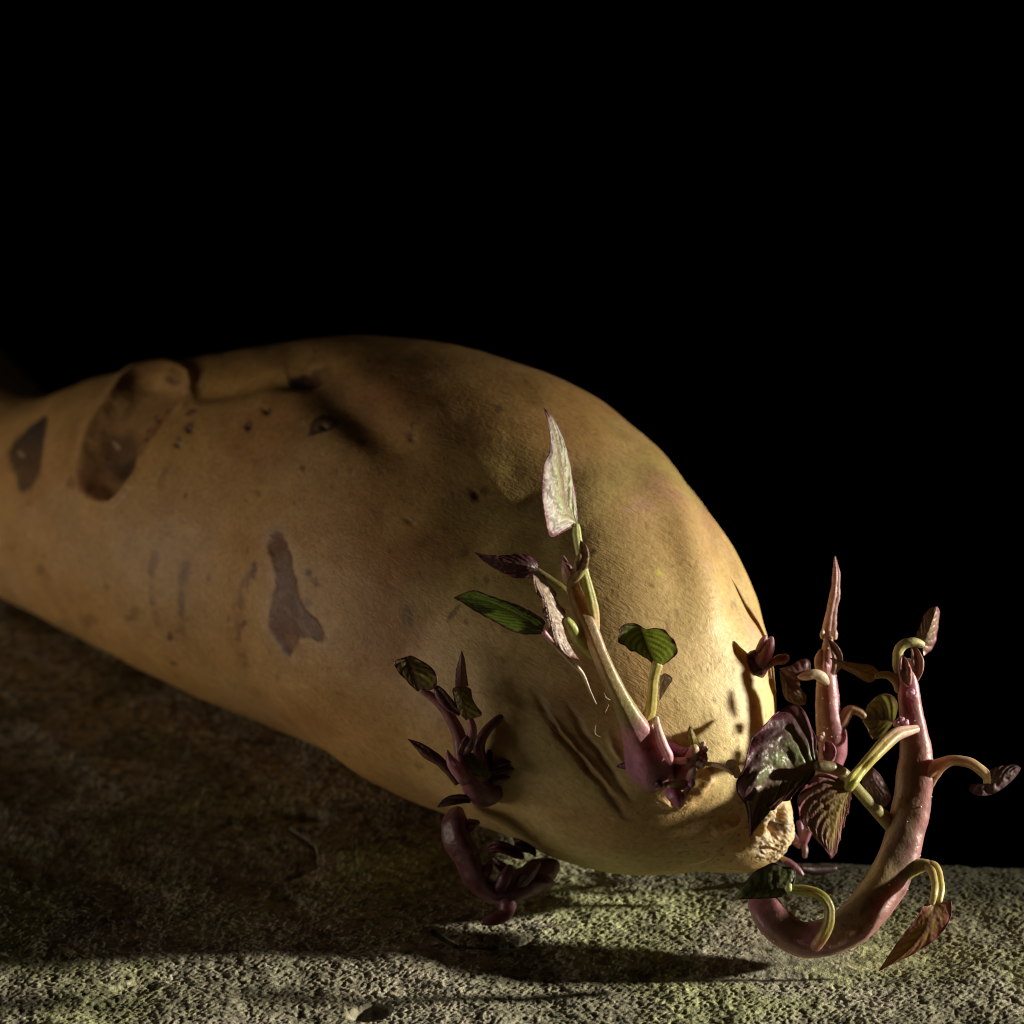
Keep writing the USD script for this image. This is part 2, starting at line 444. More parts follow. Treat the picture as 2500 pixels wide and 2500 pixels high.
def blob(px, py, sx, sy, rot, mm):
    a = math.radians(rot)
    d = PX - (px, py)
    ex, ey = (d[:, 0] * math.cos(a) + d[:, 1] * math.sin(a)) / sx, (-d[:, 0] * math.sin(a) + d[:, 1] * math.cos(a)) / sy
    disp[:] -= mm / 1000 * np.exp(-(ex ** 2 + ey ** 2)) * visf


def groove(path, half, mm, taper=True, warped=False):
    d, t = line_dist(PW if warped else PX, path)
    k = np.sin(np.pi * np.clip(t, 0.02, 0.98)) ** 0.5 if taper else 1
    disp[:] -= mm / 1000 * np.exp(-(d / half) ** 2) * k * visf


blob(860, 1000, 150, 55, 38, 3.2)                                           # broad hollow under the ridge
blob(735, 915, 60, 22, -18, 2.0)
groove(c1((1000, 470), (1200, 430), (1500, 350)), 22, 1.6)
groove(c1((980, 420), (860, 580), (700, 820), (540, 1010)), 14, 1.5)       # right rim of the long scar
leafdent = c1((850, 320), (960, 350), (985, 420), (900, 520), (800, 640), (680, 830), (560, 1000), (430, 950), (430, 800), (500, 620), (600, 470), (700, 350))
sd_leaf = poly_sdf(PX + 0.4 * warp, rounded(leafdent))
disp -= 0.0025 * sstep(5, -40, sd_leaf) * visf
disp += 0.0010 * np.exp(-((sd_leaf - 9) / 10) ** 2) * visf * sstep(130, 260, PX[:, 0] + 0.35 * (1100 - PX[:, 1]))
blob(*c1((600, 800))[0], 48, 75, 25, 1.6)
blob(*c1((900, 380))[0], 40, 22, 20, -1.2)
blob(*c1((150, 760))[0], 45, 95, 18, 0.8)
groove([(1215, 1185), (1165, 1230), (1145, 1300), (1135, 1370)], 65, 0.6)   # crease in the shoulder
blob(1330, 1330, 80, 200, 0, 0.7)
blob(1400, 1140, 110, 240, -14, -0.7)
groove([(1560, 1080), (1660, 1250), (1720, 1430), (1740, 1560)], 40, -1.2)                # ridge and fold at the right shoulder
groove([(1660, 1130), (1730, 1270), (1775, 1400), (1800, 1520)], 22, 0.9)
groove([(1770, 1330), (1815, 1440), (1850, 1530)], 10, 1.0)
groove(c9((200, 330), (300, 520), (420, 680), (620, 920), (800, 1150), (960, 1380)), 9, 0.9, warped=True)   # torn double seam on the underside
groove(c9((470, 430), (640, 700), (860, 1000), (1000, 1230)), 8, 0.6, warped=True)
groove(c9((260, 480), (400, 590), (560, 800), (720, 960), (900, 1220)), 8, -0.8, warped=True)
groove(c9((840, 700), (920, 860), (950, 930)), 7, -0.5, warped=True)
groove([(1120, 2030), (1230, 2075), (1330, 2105)], 30, 0.7)
blob(1240, 2010, 60, 26, 30, 0.8)
blob(1592, 1885, 85, 70, 10, -1.8)
blob(1180, 1945, 60, 50, 0, -1.2)
for a in c1((1690, 620), (1300, 625), (990, 640), (930, 720)) + c2((1350, 1095), (970, 760), (960, 1260), (120, 610)):
    blob(*a, 9, 7, 30, 0.5)
purple = c1((1440, 1160), (1480, 1190), (1530, 1290), (1545, 1400), (1570, 1500), (1620, 1600), (1690, 1680), (1680, 1760), (1610, 1740), (1560, 1760), (1510, 1840), (1470, 1780), (1420, 1720), (1400, 1620), (1430, 1510), (1450, 1430), (1420, 1320), (1410, 1220))
sd_pur = poly_sdf(PX + 0.75 * warp, rounded(purple)) + 9 * (meshkit.fbm(TV * 480, 3, 90) - 0.5)
disp -= 0.00035 * sstep(4, -10, sd_pur) * visf
# corky broken root end on the nose
cork = c10((650, 700), (780, 560), (900, 480), (1060, 440), (1170, 560), (1210, 740), (1190, 950), (1120, 1120), (1010, 1260), (860, 1330), (700, 1250), (600, 1120), (520, 960))
sd_cork = poly_sdf(PX + 0.5 * warp, cork)
in_cork = sstep(10, -8, sd_cork) * visf
ck = meshkit.fbm(TV * 430, 4, 301)
disp += in_cork * (0.0015 * (ck - 0.5) + 0.0005 * (meshkit.noise(TV * 1900, 302) - 0.5))
for (x, y, sx, sy, rot, mm) in [(900, 790, 90, 130, 20, 2.6), (1015, 560, 45, 100, 5, 2.6), (650, 900, 50, 60, 0, 1.0), (800, 1120, 90, 35, 0, 1.4), (1090, 800, 70, 330, 5, -0.9)]:
    a = c10((x, y))[0]
    blob(a[0], a[1], sx / 6.44, sy / 6.44, rot, mm)
ledge = c8((1200, 1870), (1290, 1760), (1430, 1690), (1570, 1640), (1660, 1560))
groove(ledge, 9, -1.4, warped=True)
collar = c8((350, 1330), (560, 1400), (800, 1300), (1000, 1150), (1130, 1000), (1190, 880))
groove(collar, 13, -1.6, warped=True)
TV = TV + TN * disp[:, None]
TN = normals(TV, TF)

# --- colour of the skin (marks, stains and darker areas)
sm = meshkit.fbm(TV * 30 + 8, 3, 211)
nose_ness = sstep(0.085, 0.02, np.repeat(srow, NT) + 0.02 * (sm - 0.5))
col = mixc((0.50, 0.285, 0.10), (0.55, 0.43, 0.19), nose_ness)
col = mixc(col, (0.47, 0.30, 0.14), 0.5 * sstep(0.45, 0.7, meshkit.fbm(TV * 55 + 2, 4, 221)))
col = mixc(col, (0.36, 0.16, 0.06), 0.45 * sstep(0.55, 0.72, meshkit.fbm(TV * 40 + 12, 4, 231)))
green = sstep(0.5, 0.66, meshkit.fbm(TV * 28 + 22, 3, 241)) * sstep(900, 1150, PX[:, 0]) * sstep(1900, 1600, PX[:, 0])
col = mixc(col, (0.36, 0.34, 0.10), 0.35 * green)
pinkish = sstep(0.5, 0.66, meshkit.fbm(TV * 60 + 42, 3, 251)) * sstep(1450, 1650, PX[:, 0]) * sstep(1900, 1500, PX[:, 1])
col = mixc(col, (0.50, 0.26, 0.18), 0.5 * pinkish)
fn = meshkit.fbm(TV * 700, 3, 261)


def stain(m, c, k=1.0):
    global col
    col = mixc(col, c, np.clip(m, 0, 1) * k * visf)


def spot(px, py, sx, sy, rot, c, k=0.8):
    a = math.radians(rot)
    d = PW - (px, py)
    ex, ey = (d[:, 0] * math.cos(a) + d[:, 1] * math.sin(a)) / sx, (-d[:, 0] * math.sin(a) + d[:, 1] * math.cos(a)) / sy
    stain(sstep(1.25, 0.6, np.sqrt(ex ** 2 + ey ** 2)), c, k)


def streak(path, half, c, k=0.6, broken=True):
    d, t = line_dist(PW, path)
    m = sstep(half * 1.4, half * 0.4, d) * np.clip(np.sin(np.pi * np.clip(t, 0.02, 0.98)) * 3, 0, 1)
    if broken:
        m = m * (0.35 + 0.65 * sstep(0.42, 0.58, meshkit.fbm(TV * 330, 2, 271)))
    stain(m, c, k)


DK, BR, PU = (0.055, 0.035, 0.026), (0.17, 0.075, 0.032), (0.16, 0.07, 0.055)
stain(sstep(5, -9, poly_sdf(PX + 0.9 * warp, rounded(c1((240, 570), (225, 690), (210, 800), (150, 960), (100, 970), (70, 880), (30, 790), (60, 700), (150, 610))))), (0.05, 0.038, 0.032), 0.97)
stain(sstep(10, -12, sd_leaf) * sstep(930, 1130, PX[:, 1] + 0.3 * PX[:, 0] - 60), (0.24, 0.11, 0.045), 0.7)
stain(sstep(14, 2, np.abs(sd_leaf)), (0.17, 0.075, 0.03), 0.4)
spot(*c1((590, 760))[0], 40, 72, 22, (0.085, 0.042, 0.018), 0.75)
spot(*c1((620, 830))[0], 30, 40, 30, (0.05, 0.025, 0.012), 0.7)
spot(*c1((480, 900))[0], 36, 40, 10, (0.24, 0.10, 0.04), 0.5)
for x, y, sx, sy, r in [(780, 550, 12, 9, -30), (740, 620, 16, 9, 10), (730, 680, 22, 8, 10), (800, 590, 10, 6, 0), (900, 370, 18, 7, 20), (450, 945, 7, 7, 0), (555, 1000, 5, 9, 20)]:
    spot(*c1((x, y))[0], sx, sy, r, (0.12, 0.055, 0.03), 0.75)
stain(sstep(30, -30, poly_sdf(PW, c1((1040, 430), (1200, 330), (1500, 230), (1530, 280), (1440, 320), (1300, 390), (1150, 440)))), (0.50, 0.27, 0.07), 0.7)
spot(735, 913, 42, 17, -14, (0.02, 0.008, 0.005), 0.97)
spot(770, 900, 40, 15, -10, (0.10, 0.045, 0.025), 0.6)
stain(np.exp(-(((PX[:, 0] - 870) / 110) ** 2 + ((PX[:, 1] - 985) / 60) ** 2)), (0.11, 0.06, 0.028), 0.8)  # soft darker area over the broad hollow under the ridge
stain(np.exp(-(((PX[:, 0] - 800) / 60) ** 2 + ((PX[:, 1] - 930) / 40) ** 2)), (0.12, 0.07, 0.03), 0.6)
for x, y, sx, sy, r, k in [(1000, 550, 14, 7, -20, .7), (990, 635, 9, 15, 25, .8), (935, 715, 9, 14, 30, .7), (1300, 620, 7, 15, 20, .8), (1400, 545, 10, 8, -30, .7), (975, 990, 6, 9, 15, .85), (1330, 1380, 9, 24, 8, .7), (900, 1725, 6, 10, -30, .8),
                           (910, 1870, 9, 6, 20, .7), (670, 1635, 12, 9, 0, .5), (710, 1610, 12, 20, 0, .35), (1610, 1395, 9, 10, -40, .8), (1650, 1440, 9, 12, -20, .7), (1610, 1540, 12, 16, 0, .7), (1280, 1665, 7, 8, 0, .6), (1580, 850, 8, 8, 0, .5), (1460, 1600, 6, 8, 0, .3), (1180, 1325, 3, 3, 0, .6), (205, 1380, 12, 16, 30, .3), (440, 1650, 14, 22, -40, .3), (480, 1640, 20, 12, 20, .3)]:
    spot(*c1((x, y))[0], sx, sy, r, (0.10, 0.045, 0.04), k)
for x, y, sx, sy, r, k in [(1345, 1110, 13, 17, 30, .9), (1400, 1065, 15, 11, -20, .7), (970, 755, 11, 15, 20, .7), (985, 690, 14, 6, -40, .6), (1000, 640, 10, 7, -30, .5), (660, 760, 13, 16, 0, .7), (960, 1255, 8, 9, 0, .7), (850, 1450, 8, 7, 0, .6), (1160, 1310, 8, 10, 0, .5), (1280, 1445, 12, 10, 0, .55), (1420, 1600, 9, 12, 20, .5),
                           (955, 1820, 18, 34, 5, .55), (1060, 1390, 30, 12, -30, .35), (865, 420, 12, 14, 0, .35), (320, 950, 7, 7, 0, .5), (600, 960, 7, 6, 0, .3), (1490, 600, 11, 10, -20, .6), (1220, 1800, 8, 26, 35, .65), (20, 700, 8, 13, 20, .7), (130, 615, 10, 8, -20, .7)]:
    spot(*c2((x, y))[0], sx, sy, r, (0.10, 0.05, 0.035), k)
spot(*c3((1090, 1090))[0], 11, 9, 0, DK, .8)
ring = poly_sdf(PW, c2((380, 740), (400, 680), (450, 620), (510, 640), (490, 700), (430, 730)))
stain(sstep(9, 3, np.abs(ring)), (0.05, 0.035, 0.035), 0.85)
stain(sstep(4, -4, ring), (0.13, 0.08, 0.06), 0.6)
for path, h, k in [([(810, 1240), (800, 1400), (800, 1560), (840, 1690)], 9, .55), ([(975, 1290), (960, 1430), (955, 1600), (975, 1740)], 9, .6), ([(690, 1140), (650, 1240), (645, 1370)], 8, .3), ([(1115, 1380), (1095, 1455)], 7, .6), ([(1335, 1340), (1280, 1460), (1245, 1580), (1250, 1700)], 12, .5),
                   ([(900, 810), (870, 890), (845, 970)], 8, .55), ([(1340, 790), (1360, 870), (1380, 930)], 13, .35), ([(1260, 1800), (1290, 1900)], 12, .45), ([(440, 560), (400, 640), (370, 700)], 10, .35), ([(210, 1370), (240, 1440)], 8, .3), ([(1270, 1660), (1240, 1740)], 9, .5), ([(300, 1640), (460, 1720)], 16, .25)]:
    streak(c1(*path), h, PU, k)
# many tiny lenticels and scuffs
PTREE = cKDTree(PW)
sr = np.random.default_rng(19)
for k in range(420):
    x, y = sr.uniform(0, 1850), sr.uniform(830, 2110)
    size = sr.uniform(2.0, 5.5) * (1.8 if sr.random() < 0.12 else 1)
    idx = PTREE.query_ball_point((x, y), size * 3)
    if not idx:
        continue
    a = math.radians(sr.normal(75, 30))
    d = PW[idx] - (x, y)
    ex, ey = (d[:, 0] * math.cos(a) + d[:, 1] * math.sin(a)) / (size * sr.uniform(1, 2.4)), (-d[:, 0] * math.sin(a) + d[:, 1] * math.cos(a)) / size
    m = sstep(1.2, 0.5, np.sqrt(ex ** 2 + ey ** 2)) * sr.uniform(0.15, 0.6) * visf[idx]
    tone = (0.17, 0.085, 0.045) if sr.random() < 0.8 else (0.6, 0.45, 0.28)
    col[idx] = mixc(col[idx], tone, m)
# halo, then the purple-brown patch
stain(sstep(30, 8, sd_pur), (0.54, 0.36, 0.21), 0.45)
stain(sstep(4, -7, sd_pur + 6 * (fn - 0.5)), (0.155, 0.064, 0.034), 0.93)
stain(sstep(-4, -16, sd_pur) * sstep(0.55, 0.68, meshkit.fbm(TV * [520, 300, 300], 2, 281)), (0.30, 0.18, 0.13), 0.55)
streak(c1((1480, 1560), (1560, 1660), (1610, 1740)), 5, (0.33, 0.20, 0.14), .6)
streak(c1((1500, 1640), (1505, 1740)), 9, (0.08, 0.035, 0.025), .8)
spot(*c1((1505, 1790))[0], 12, 14, 0, (0.07, 0.03, 0.02), .7)
stain(np.exp(-(((PX[:, 0] - 735) / 70) ** 2 + ((PX[:, 1] - 1560) / 60) ** 2)) * sstep(0.5, 0.6, meshkit.fbm(TV * 420, 3, 283)), (0.30, 0.13, 0.05), 0.6)
# broad brownish areas
for x, y, sx, sy, c, k in [(1030, 1370, 120, 70, (0.30, 0.13, 0.05), .5), (600, 1330, 60, 30, (0.42, 0.18, 0.04), .5), (640, 1760, 220, 40, (0.28, 0.12, 0.05), .35), (950, 960, 110, 70, (0.40, 0.17, 0.06), .5), (60, 1150, 90, 60, (0.45, 0.2, 0.06), .3)]:
    stain(np.exp(-(((PX[:, 0] + 2 * warp[:, 0] - x) / sx) ** 2 + ((PX[:, 1] + 2 * warp[:, 1] - y) / sy) ** 2)), c, k)
# seams, scars
streak(c9((200, 330), (300, 520), (420, 680), (620, 920), (800, 1150), (960, 1380), (1080, 1480)), 8, (0.12, 0.07, 0.035), .75)
streak(c9((470, 430), (640, 700), (860, 1000), (1000, 1230), (1060, 1300)), 9, (0.13, 0.07, 0.03), .6)
streak(c9((260, 480), (400, 590), (560, 800), (720, 960), (900, 1220)), 10, (0.40, 0.24, 0.12), .6, False)
stain(sstep(40, -20, poly_sdf(PW, c9((200, 330), (470, 400), (760, 800), (1020, 1250), (960, 1400), (700, 1050), (420, 720)))), (0.27, 0.16, 0.075), 0.55)
scar = c3((1285, 845), (1310, 800), (1370, 780), (1400, 755), (1480, 740), (1470, 770), (1530, 790), (1565, 825), (1490, 830), (1400, 840))
stain(sstep(6, -8, poly_sdf(PW, scar)), (0.50, 0.30, 0.19), 0.75)
stain(sstep(10, -6, poly_sdf(PW, c3((1010, 800), (1040, 770), (1085, 750), (1050, 790)))), (0.40, 0.25, 0.16), 0.6)
spot(*c3((1535, 1245))[0], 9, 6, 0, (0.62, 0.55, 0.12), .9)
stain(np.exp(-((PX[:, 0] - 1735) / 22) ** 2 - ((PX[:, 1] - 1190) / 120) ** 2), (0.42, 0.2, 0.13), .5)
stain(np.exp(-((PX[:, 0] - 1685) / 40) ** 2 - ((PX[:, 1] - 1400) / 30) ** 2) * sstep(.45, .6, meshkit.fbm(TV * 300, 2, 285)), (0.5, 0.27, 0.2), .6)
spk = sstep(0.74, 0.82, meshkit.noise(TV * 1500, 291)) * sstep(1500, 1700, PX[:, 0]) * sstep(1560, 1640, PX[:, 1])
stain(spk, (0.16, 0.10, 0.04), .6)
# cork
stain(sstep(16, -12, sd_cork), (0.46, 0.34, 0.20), 0.85)
stain(in_cork * sstep(0.50, 0.40, ck), (0.08, 0.05, 0.03), 0.8)
stain(in_cork * sstep(0.56, 0.66, meshkit.fbm(TV * 900, 2, 305)), (0.50, 0.47, 0.40), 0.5)
d, t = line_dist(PW, ledge)
stain(sstep(16, 8, d), (0.55, 0.36, 0.18), 0.85)
d, t = line_dist(PW, collar)
stain(sstep(20, 8, d), (0.48, 0.30, 0.13), 0.85)
stain(sstep(26, 14, d) * sstep(0.5, 0.6, meshkit.fbm(TV * 800, 2, 307)), (0.13, 0.085, 0.05), 0.6)
col *= (0.9 + 0.2 * fn)[:, None]

POTATO = '/World/sweet_potato'
UsdGeom.Xform.Define(stage, POTATO)
custom(POTATO, label='knobbly tan sweet potato with sprouting purple shoots lying across the stone slab', category='sweet potato')
e1 = unit(np.array([0.80, -0.30, -0.36]))        # the fine wrinkles run down towards the nose
e2 = unit(np.cross([0.3, 0.8, -0.5], e1))
tc = np.stack([TV @ e1, TV @ e2, TV @ np.cross(e1, e2)], 1) * 1000
build('tuber', TV, TF, M_TUBER, POTATO, color=col, extra={'tcoord': tc})
fv = ((CAM - TV) * TN).sum(1) > 0
FP = project(TV[fv])
FTREE = cKDTree(FP[:, :2])


def surf(px, py):
    """Depth of the potato's nearest surface at a point of the picture."""
    d, i = FTREE.query((px, py), k=12)
    w = FP[i, 2]
    near = w < w.min() + 0.004
    return float(np.average(w[near], weights=1 / (d[near] + 0.5)))



# ------------------------------------------------------------------ shoots: stems, stalks, leaves, buds
PXM = WIDE / DIST / 2500.0


def resample(a, n):
    a = np.asarray(a, float)
    d = np.concatenate([[0], np.cumsum(np.linalg.norm(np.diff(a[:, :3], axis=0), axis=1) + 1e-9)])
    d /= d[-1]
    t = np.linspace(0, 1, n)
    out = PchipInterpolator(d, a)(t)
    sm = gaussian_filter1d(out, n / 40.0, axis=0, mode='nearest')
    k = np.sin(np.pi * t)[:, None] ** 0.5
    return out * (1 - k) + sm * k


def to3d(pts, w0, n=None):
    """(px, py[, mm towards the lens[, radius px]]) -> (x, y, z[, radius m])"""
    out = []
    for p in pts:
        w = w0 - (p[2] if len(p) > 2 else 0) / 1000
        q = list(pt(p[0], p[1], w))
        if len(p) > 3:
            q.append(p[3] * PXM * w)
        out.append(q)
    return np.array(out) if n is None else resample(out, n)


def ramp_colors(cols, s):
    k = np.array([c[0] for c in cols], float)
    v = np.array([c[1] for c in cols], float)
    return np.stack([np.interp(s, k, v[:, i]) for i in range(3)], -1)


SEED = [100]


def tube_mesh(pts, w0, cols, groove_depth=0.0, ribs=0, rib_depth=0.04, lump=0.05, n=24, dots=0, streak=0.36, blush=None):
    SEED[0] += 7
    sd = SEED[0]
    p = to3d(pts, w0)
    length = np.linalg.norm(np.diff(p[:, :3], axis=0), axis=1).sum()
    m = int(np.clip(length / 0.00035, 14, 170))
    p = resample(p, m)
    c, r = p[:, :3], p[:, 3]
    T = unit(np.gradient(c, axis=0))
    N1 = np.zeros_like(T)
    x = CAM - c[0]
    for i in range(m):
        x = x - (x @ T[i]) * T[i]
        x /= np.linalg.norm(x)
        N1[i] = x
    N2 = np.cross(T, N1)
    th = np.linspace(0, 2 * math.pi, n + 1)[:-1]
    s = np.linspace(0, 1, m)
    prof = 1 - groove_depth * np.exp(-((np.abs((th - 0.6 + math.pi) % (2 * math.pi) - math.pi)) / 0.33) ** 2)
    if ribs:
        prof = prof * (1 + rib_depth * np.cos(ribs * th + 0.7))
    rows, ss = [], []
    caps = [(a, math.sin(a)) for a in np.linspace(0.12, math.pi / 2, 6)]

    def ring(i, k, off):
        return c[i] + T[i] * off + (r[i] * k * prof)[:, None] * (np.cos(th)[:, None] * N1[i] + np.sin(th)[:, None] * N2[i])
    for a, k in caps[:-1]:
        rows.append(ring(0, k, -r[0] * math.cos(a) * 0.8))
        ss.append(0)
    for i in range(m):
        rows.append(ring(i, 1, 0))
        ss.append(s[i])
    for a, k in caps[-2::-1]:
        rows.append(ring(-1, k, r[-1] * math.cos(a) * 0.8))
        ss.append(1)
    V = np.array(rows)
    ss = np.array(ss)
    nr, rr = len(rows), np.interp(ss, s, r)
    axis = np.concatenate([np.repeat(c[:1], 5, 0), c, np.repeat(c[-1:], 5, 0)])
    q = V.reshape(-1, 3)
    k = lump * 2 * (meshkit.fbm(q * (0.9 / max(r.mean(), 0.0006)) + sd, 2, sd) - 0.5) + 0.03 * (meshkit.noise(q * 2500, sd + 1) - 0.5)
    d = q - np.repeat(axis, n, 0)
    q = q + d * k[:, None]
    col = np.repeat(ramp_colors(cols, ss), n, 0)
    st = meshkit.noise(np.stack([np.tile(np.cos(th) * 2.2, nr), np.tile(np.sin(th) * 2.2, nr), np.repeat(ss * length * 120, n)], 1) + sd, sd)
    if blush is not None:  # lit-side pink painted in where the stem faces the key
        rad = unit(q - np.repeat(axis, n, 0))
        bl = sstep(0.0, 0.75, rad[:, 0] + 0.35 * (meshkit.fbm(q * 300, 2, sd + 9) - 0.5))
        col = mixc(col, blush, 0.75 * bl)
    col = col * (1 - streak + 2 * streak * st)[:, None]
    F = [tri(grid_faces(nr, n, True))]
    # end fans
    a, b = len(q), len(q) + 1
    V = np.vstack([q, [q[:n].mean(0)], [q[-n:].mean(0)]])
    col = np.vstack([col, col[:1], col[-1:]])
    j = np.arange(n)
    F.append(np.stack([np.full(n, a), (j + 1) % n, j], 1))
    F.append(np.stack([np.full(n, b), (nr - 1) * n + j, (nr - 1) * n + (j + 1) % n], 1))
    F = np.vstack(F)
    f0 = F[n * (nr // 2)]
    if np.dot(np.cross(V[f0[1]] - V[f0[0]], V[f0[2]] - V[f0[0]]), V[f0[0]] - axis[nr // 2]) < 0:
        F = F[:, ::-1]
    if dots:
        g = np.random.default_rng(sd)
        ball = trimesh.creation.icosphere(1, 1.0)
        vs, fs, cl, base = [V], [F], [col], len(V)
        for _ in range(dots):
            i = int(g.integers(8, nr - 8))
            e = q[i * n + int(g.integers(n))]
            size = g.uniform(0.00008, 0.00022)
            vs.append(ball.vertices * size + e)
            fs.append(ball.faces + base)
            cl.append(np.tile((0.75, 0.66, 0.62), (len(ball.vertices), 1)))
            base += len(ball.vertices)
        V, F, col = np.vstack(vs), np.vstack(fs), np.vstack(cl)
    return V, F, col


def stem(name, parent, pts, w0, cols, label=None, more=(), **kw):
    V, F, C = tube_mesh(pts, w0, cols, **kw)
    for (pts2, cols2, kw2) in more:
        v, f, c = tube_mesh(pts2, w0, cols2, **kw2)
        F = np.vstack([F, f + len(V)])
        V, C = np.vstack([V, v]), np.vstack([C, c])
    return build(name, V, F, M_STEM, parent, color=C, label=label)


def leaf(parent, w0, mid, left, right, blade, vein, margin, trans, edge=None, nv=6, slant=0.35, relief=0.22, cup=0.0, ruffle=0.14, vw=0.10, rim=0.10, label=None, name='leaf', inner=None, nt=56, nu=15, spark=0.3, left_col=None):
    """A leaf blade: midrib and both margins from base to tip; side veins, puffed tissue between them, a rolled rim."""
    SEED[0] += 11
    sd = SEED[0]
    m, l, r = to3d(mid, w0, nt), to3d(left, w0, nt), to3d(right, w0, nt)
    u = np.linspace(-1, 1, 2 * nu + 1)
    t = np.linspace(0, 1, nt)
    U, Tt = np.meshgrid(u, t)
    side = np.where(U[..., None] < 0, l[:, None], r[:, None])
    A = np.abs(U)[..., None]
    P = m[:, None] * (1 - A) + side * A

    def norm(P):
        n = np.cross(np.gradient(P, axis=0), np.gradient(P, axis=1))
        n = unit(n)
        if ((CAM - P) * n).sum() < 0:
            n = -n
        return n
    N = gaussian_filter1d(norm(P), 2, axis=0)
    au = np.abs(U)
    P = P + N * (cup / 1000 * 4 * au * (1 - au) * np.sin(np.pi * np.clip(Tt, 0.03, 1)) ** 0.6)[..., None]
    # side veins leave the midrib and run to the margin
    ph = Tt * nv - au * slant * nv + 0.3 * np.where(U < 0, 0, 1) + 0.12 * (meshkit.noise(P * 260, sd) - 0.5) * 2
    dv = np.abs(ph - np.round(ph))
    dm = au * 6.0
    near = np.minimum(dv / vw * 0.55, dm * 0.9)
    vm = np.exp(-near ** 2) * np.clip(1.25 - au, 0.25, 1)
    net = np.abs((ph * 5 + 2 * meshkit.noise(P * 900, sd + 4)) % 1 - 0.5)
    puff = (1 - np.exp(-(dv / (vw * 1.8)) ** 2)) * (1 - np.exp(-(dm / 1.6) ** 2)) * np.clip(1.1 - 0.5 * au, 0, 1)
    wide = np.linalg.norm(l - r, axis=1)[:, None]
    scale = np.clip(wide / 0.008, 0.25, 1.2)
    edge_ease = np.clip((1.02 - au) / 0.3, 0, 1) ** 0.7
    h = relief / 1000 * edge_ease * (puff + 0.35 * puff * (np.sin(au * 17 + 9 * meshkit.noise(P * 400, sd + 1)) * 0.5)) * scale
    h = h + 0.10 / 1000 * (meshkit.noise(P * 1300, sd + 2) - 0.5) * 2 * spark
    h = h + ruffle / 1000 * au ** 3 * np.sin(ph * 2 * math.pi * 0.8 + sd) * scale
    P = P + N * h[..., None]
    inner = blade if inner is None else inner
    c = mixc(inner, blade, sstep(0.1, 0.75, au + 0.35 * (meshkit.fbm(P * 320, 2, sd + 3) - 0.5) + 0.35 * sstep(0.45, 1, Tt)))
    if left_col is not None:
        c = np.where((U < 0)[..., None], np.asarray(left_col) * np.ones_like(c), c)
    cross = np.abs((au * 6.5 + 1.6 * meshkit.noise(P * 520, sd + 6) + 0.5 * np.round(ph)) % 1 - 0.5)
    tert = np.exp(-(cross / 0.09) ** 2) * sstep(0.06, 0.2, dv) * 0.5
    vm = np.maximum(vm, tert)
    c = mixc(c, vein, np.clip(vm, 0, 1) * 0.85)
    mg = np.maximum(sstep(0.80, 0.98, au), sstep(0.86, 0.97, Tt))
    c = mixc(c, margin, mg)
    c = c * (0.78 + 0.44 * meshkit.fbm(P * 900, 2, sd + 5))[..., None]
    tc = mixc(trans, np.asarray(vein) * 0.35, np.clip(vm, 0, 1) * 0.85)
    tc = mixc(tc, np.asarray(margin) * 0.5, mg)
    V, F = P.reshape(-1, 3), tri(grid_faces(nt, 2 * nu + 1))
    n0 = norm(P).reshape(-1, 3)
    # a thin solid blade: front and back sheets closed by a rolled rim
    fn = np.cross(V[F[0, 1]] - V[F[0, 0]], V[F[0, 2]] - V[F[0, 0]])
    C, TC = c.reshape(-1, 3), tc.reshape(-1, 3)
    w = 2 * nu + 1
    rimv, rimf, rimc, base = [], [], [], len(V)
    for side_idx in (0, w - 1):
        e = P[:, side_idx]
        tg = unit(np.gradient(e, axis=0) + 1e-9)
        a = N[:, side_idx]
        a = unit(a - (a * tg).sum(1, keepdims=True) * tg)
        b = np.cross(tg, a)
        k = 6
        q = np.linspace(0, 2 * math.pi, k + 1)[:-1]
        rad = rim / 1000 * np.clip(scale[:, 0] * 1.2, 0.4, 1)
        ring = e[:, None] + rad[:, None, None] * (np.cos(q)[None, :, None] * a[:, None] + np.sin(q)[None, :, None] * b[:, None])
        rimv.append(ring.reshape(-1, 3))
        f = tri(grid_faces(nt, k, True))
        rimf.append(f + base)
        base += nt * k
        rimc.append(np.tile(margin, (nt * k, 1)) * (0.8 + 0.4 * np.repeat(rng.random(nt), k))[:, None])
    V2 = np.vstack([V] + rimv)
    F2 = np.vstack([F] + rimf)
    C2 = np.vstack([C] + rimc)
    TC2 = np.vstack([TC] + [x * 0.5 for x in rimc])
    return build(name, V2, F2, M_LEAF, parent, color=C2, extra={'tcol': np.clip(TC2, 0, 1)}, label=label)


def bract(parent, w0, pts, cols, flat=0.5, name='bud', label=None):
    return stem(name, parent, pts, w0, cols, lump=0.10, n=16, label=label, groove_depth=0.25)


PINK, PURP, DPUR = (0.36, 0.14, 0.19), (0.21, 0.075, 0.10), (0.09, 0.03, 0.04)
BROWN, OLIVE, YGRN, GRN, TAN = (0.24, 0.14, 0.085), (0.21, 0.17, 0.055), (0.40, 0.38, 0.09), (0.27, 0.30, 0.06), (0.54, 0.34, 0.20)
MAG = (0.26, 0.045, 0.11)
GT = (0.26, 0.36, 0.03)                      # what a green blade lets through
DT = (0.10, 0.03, 0.03)

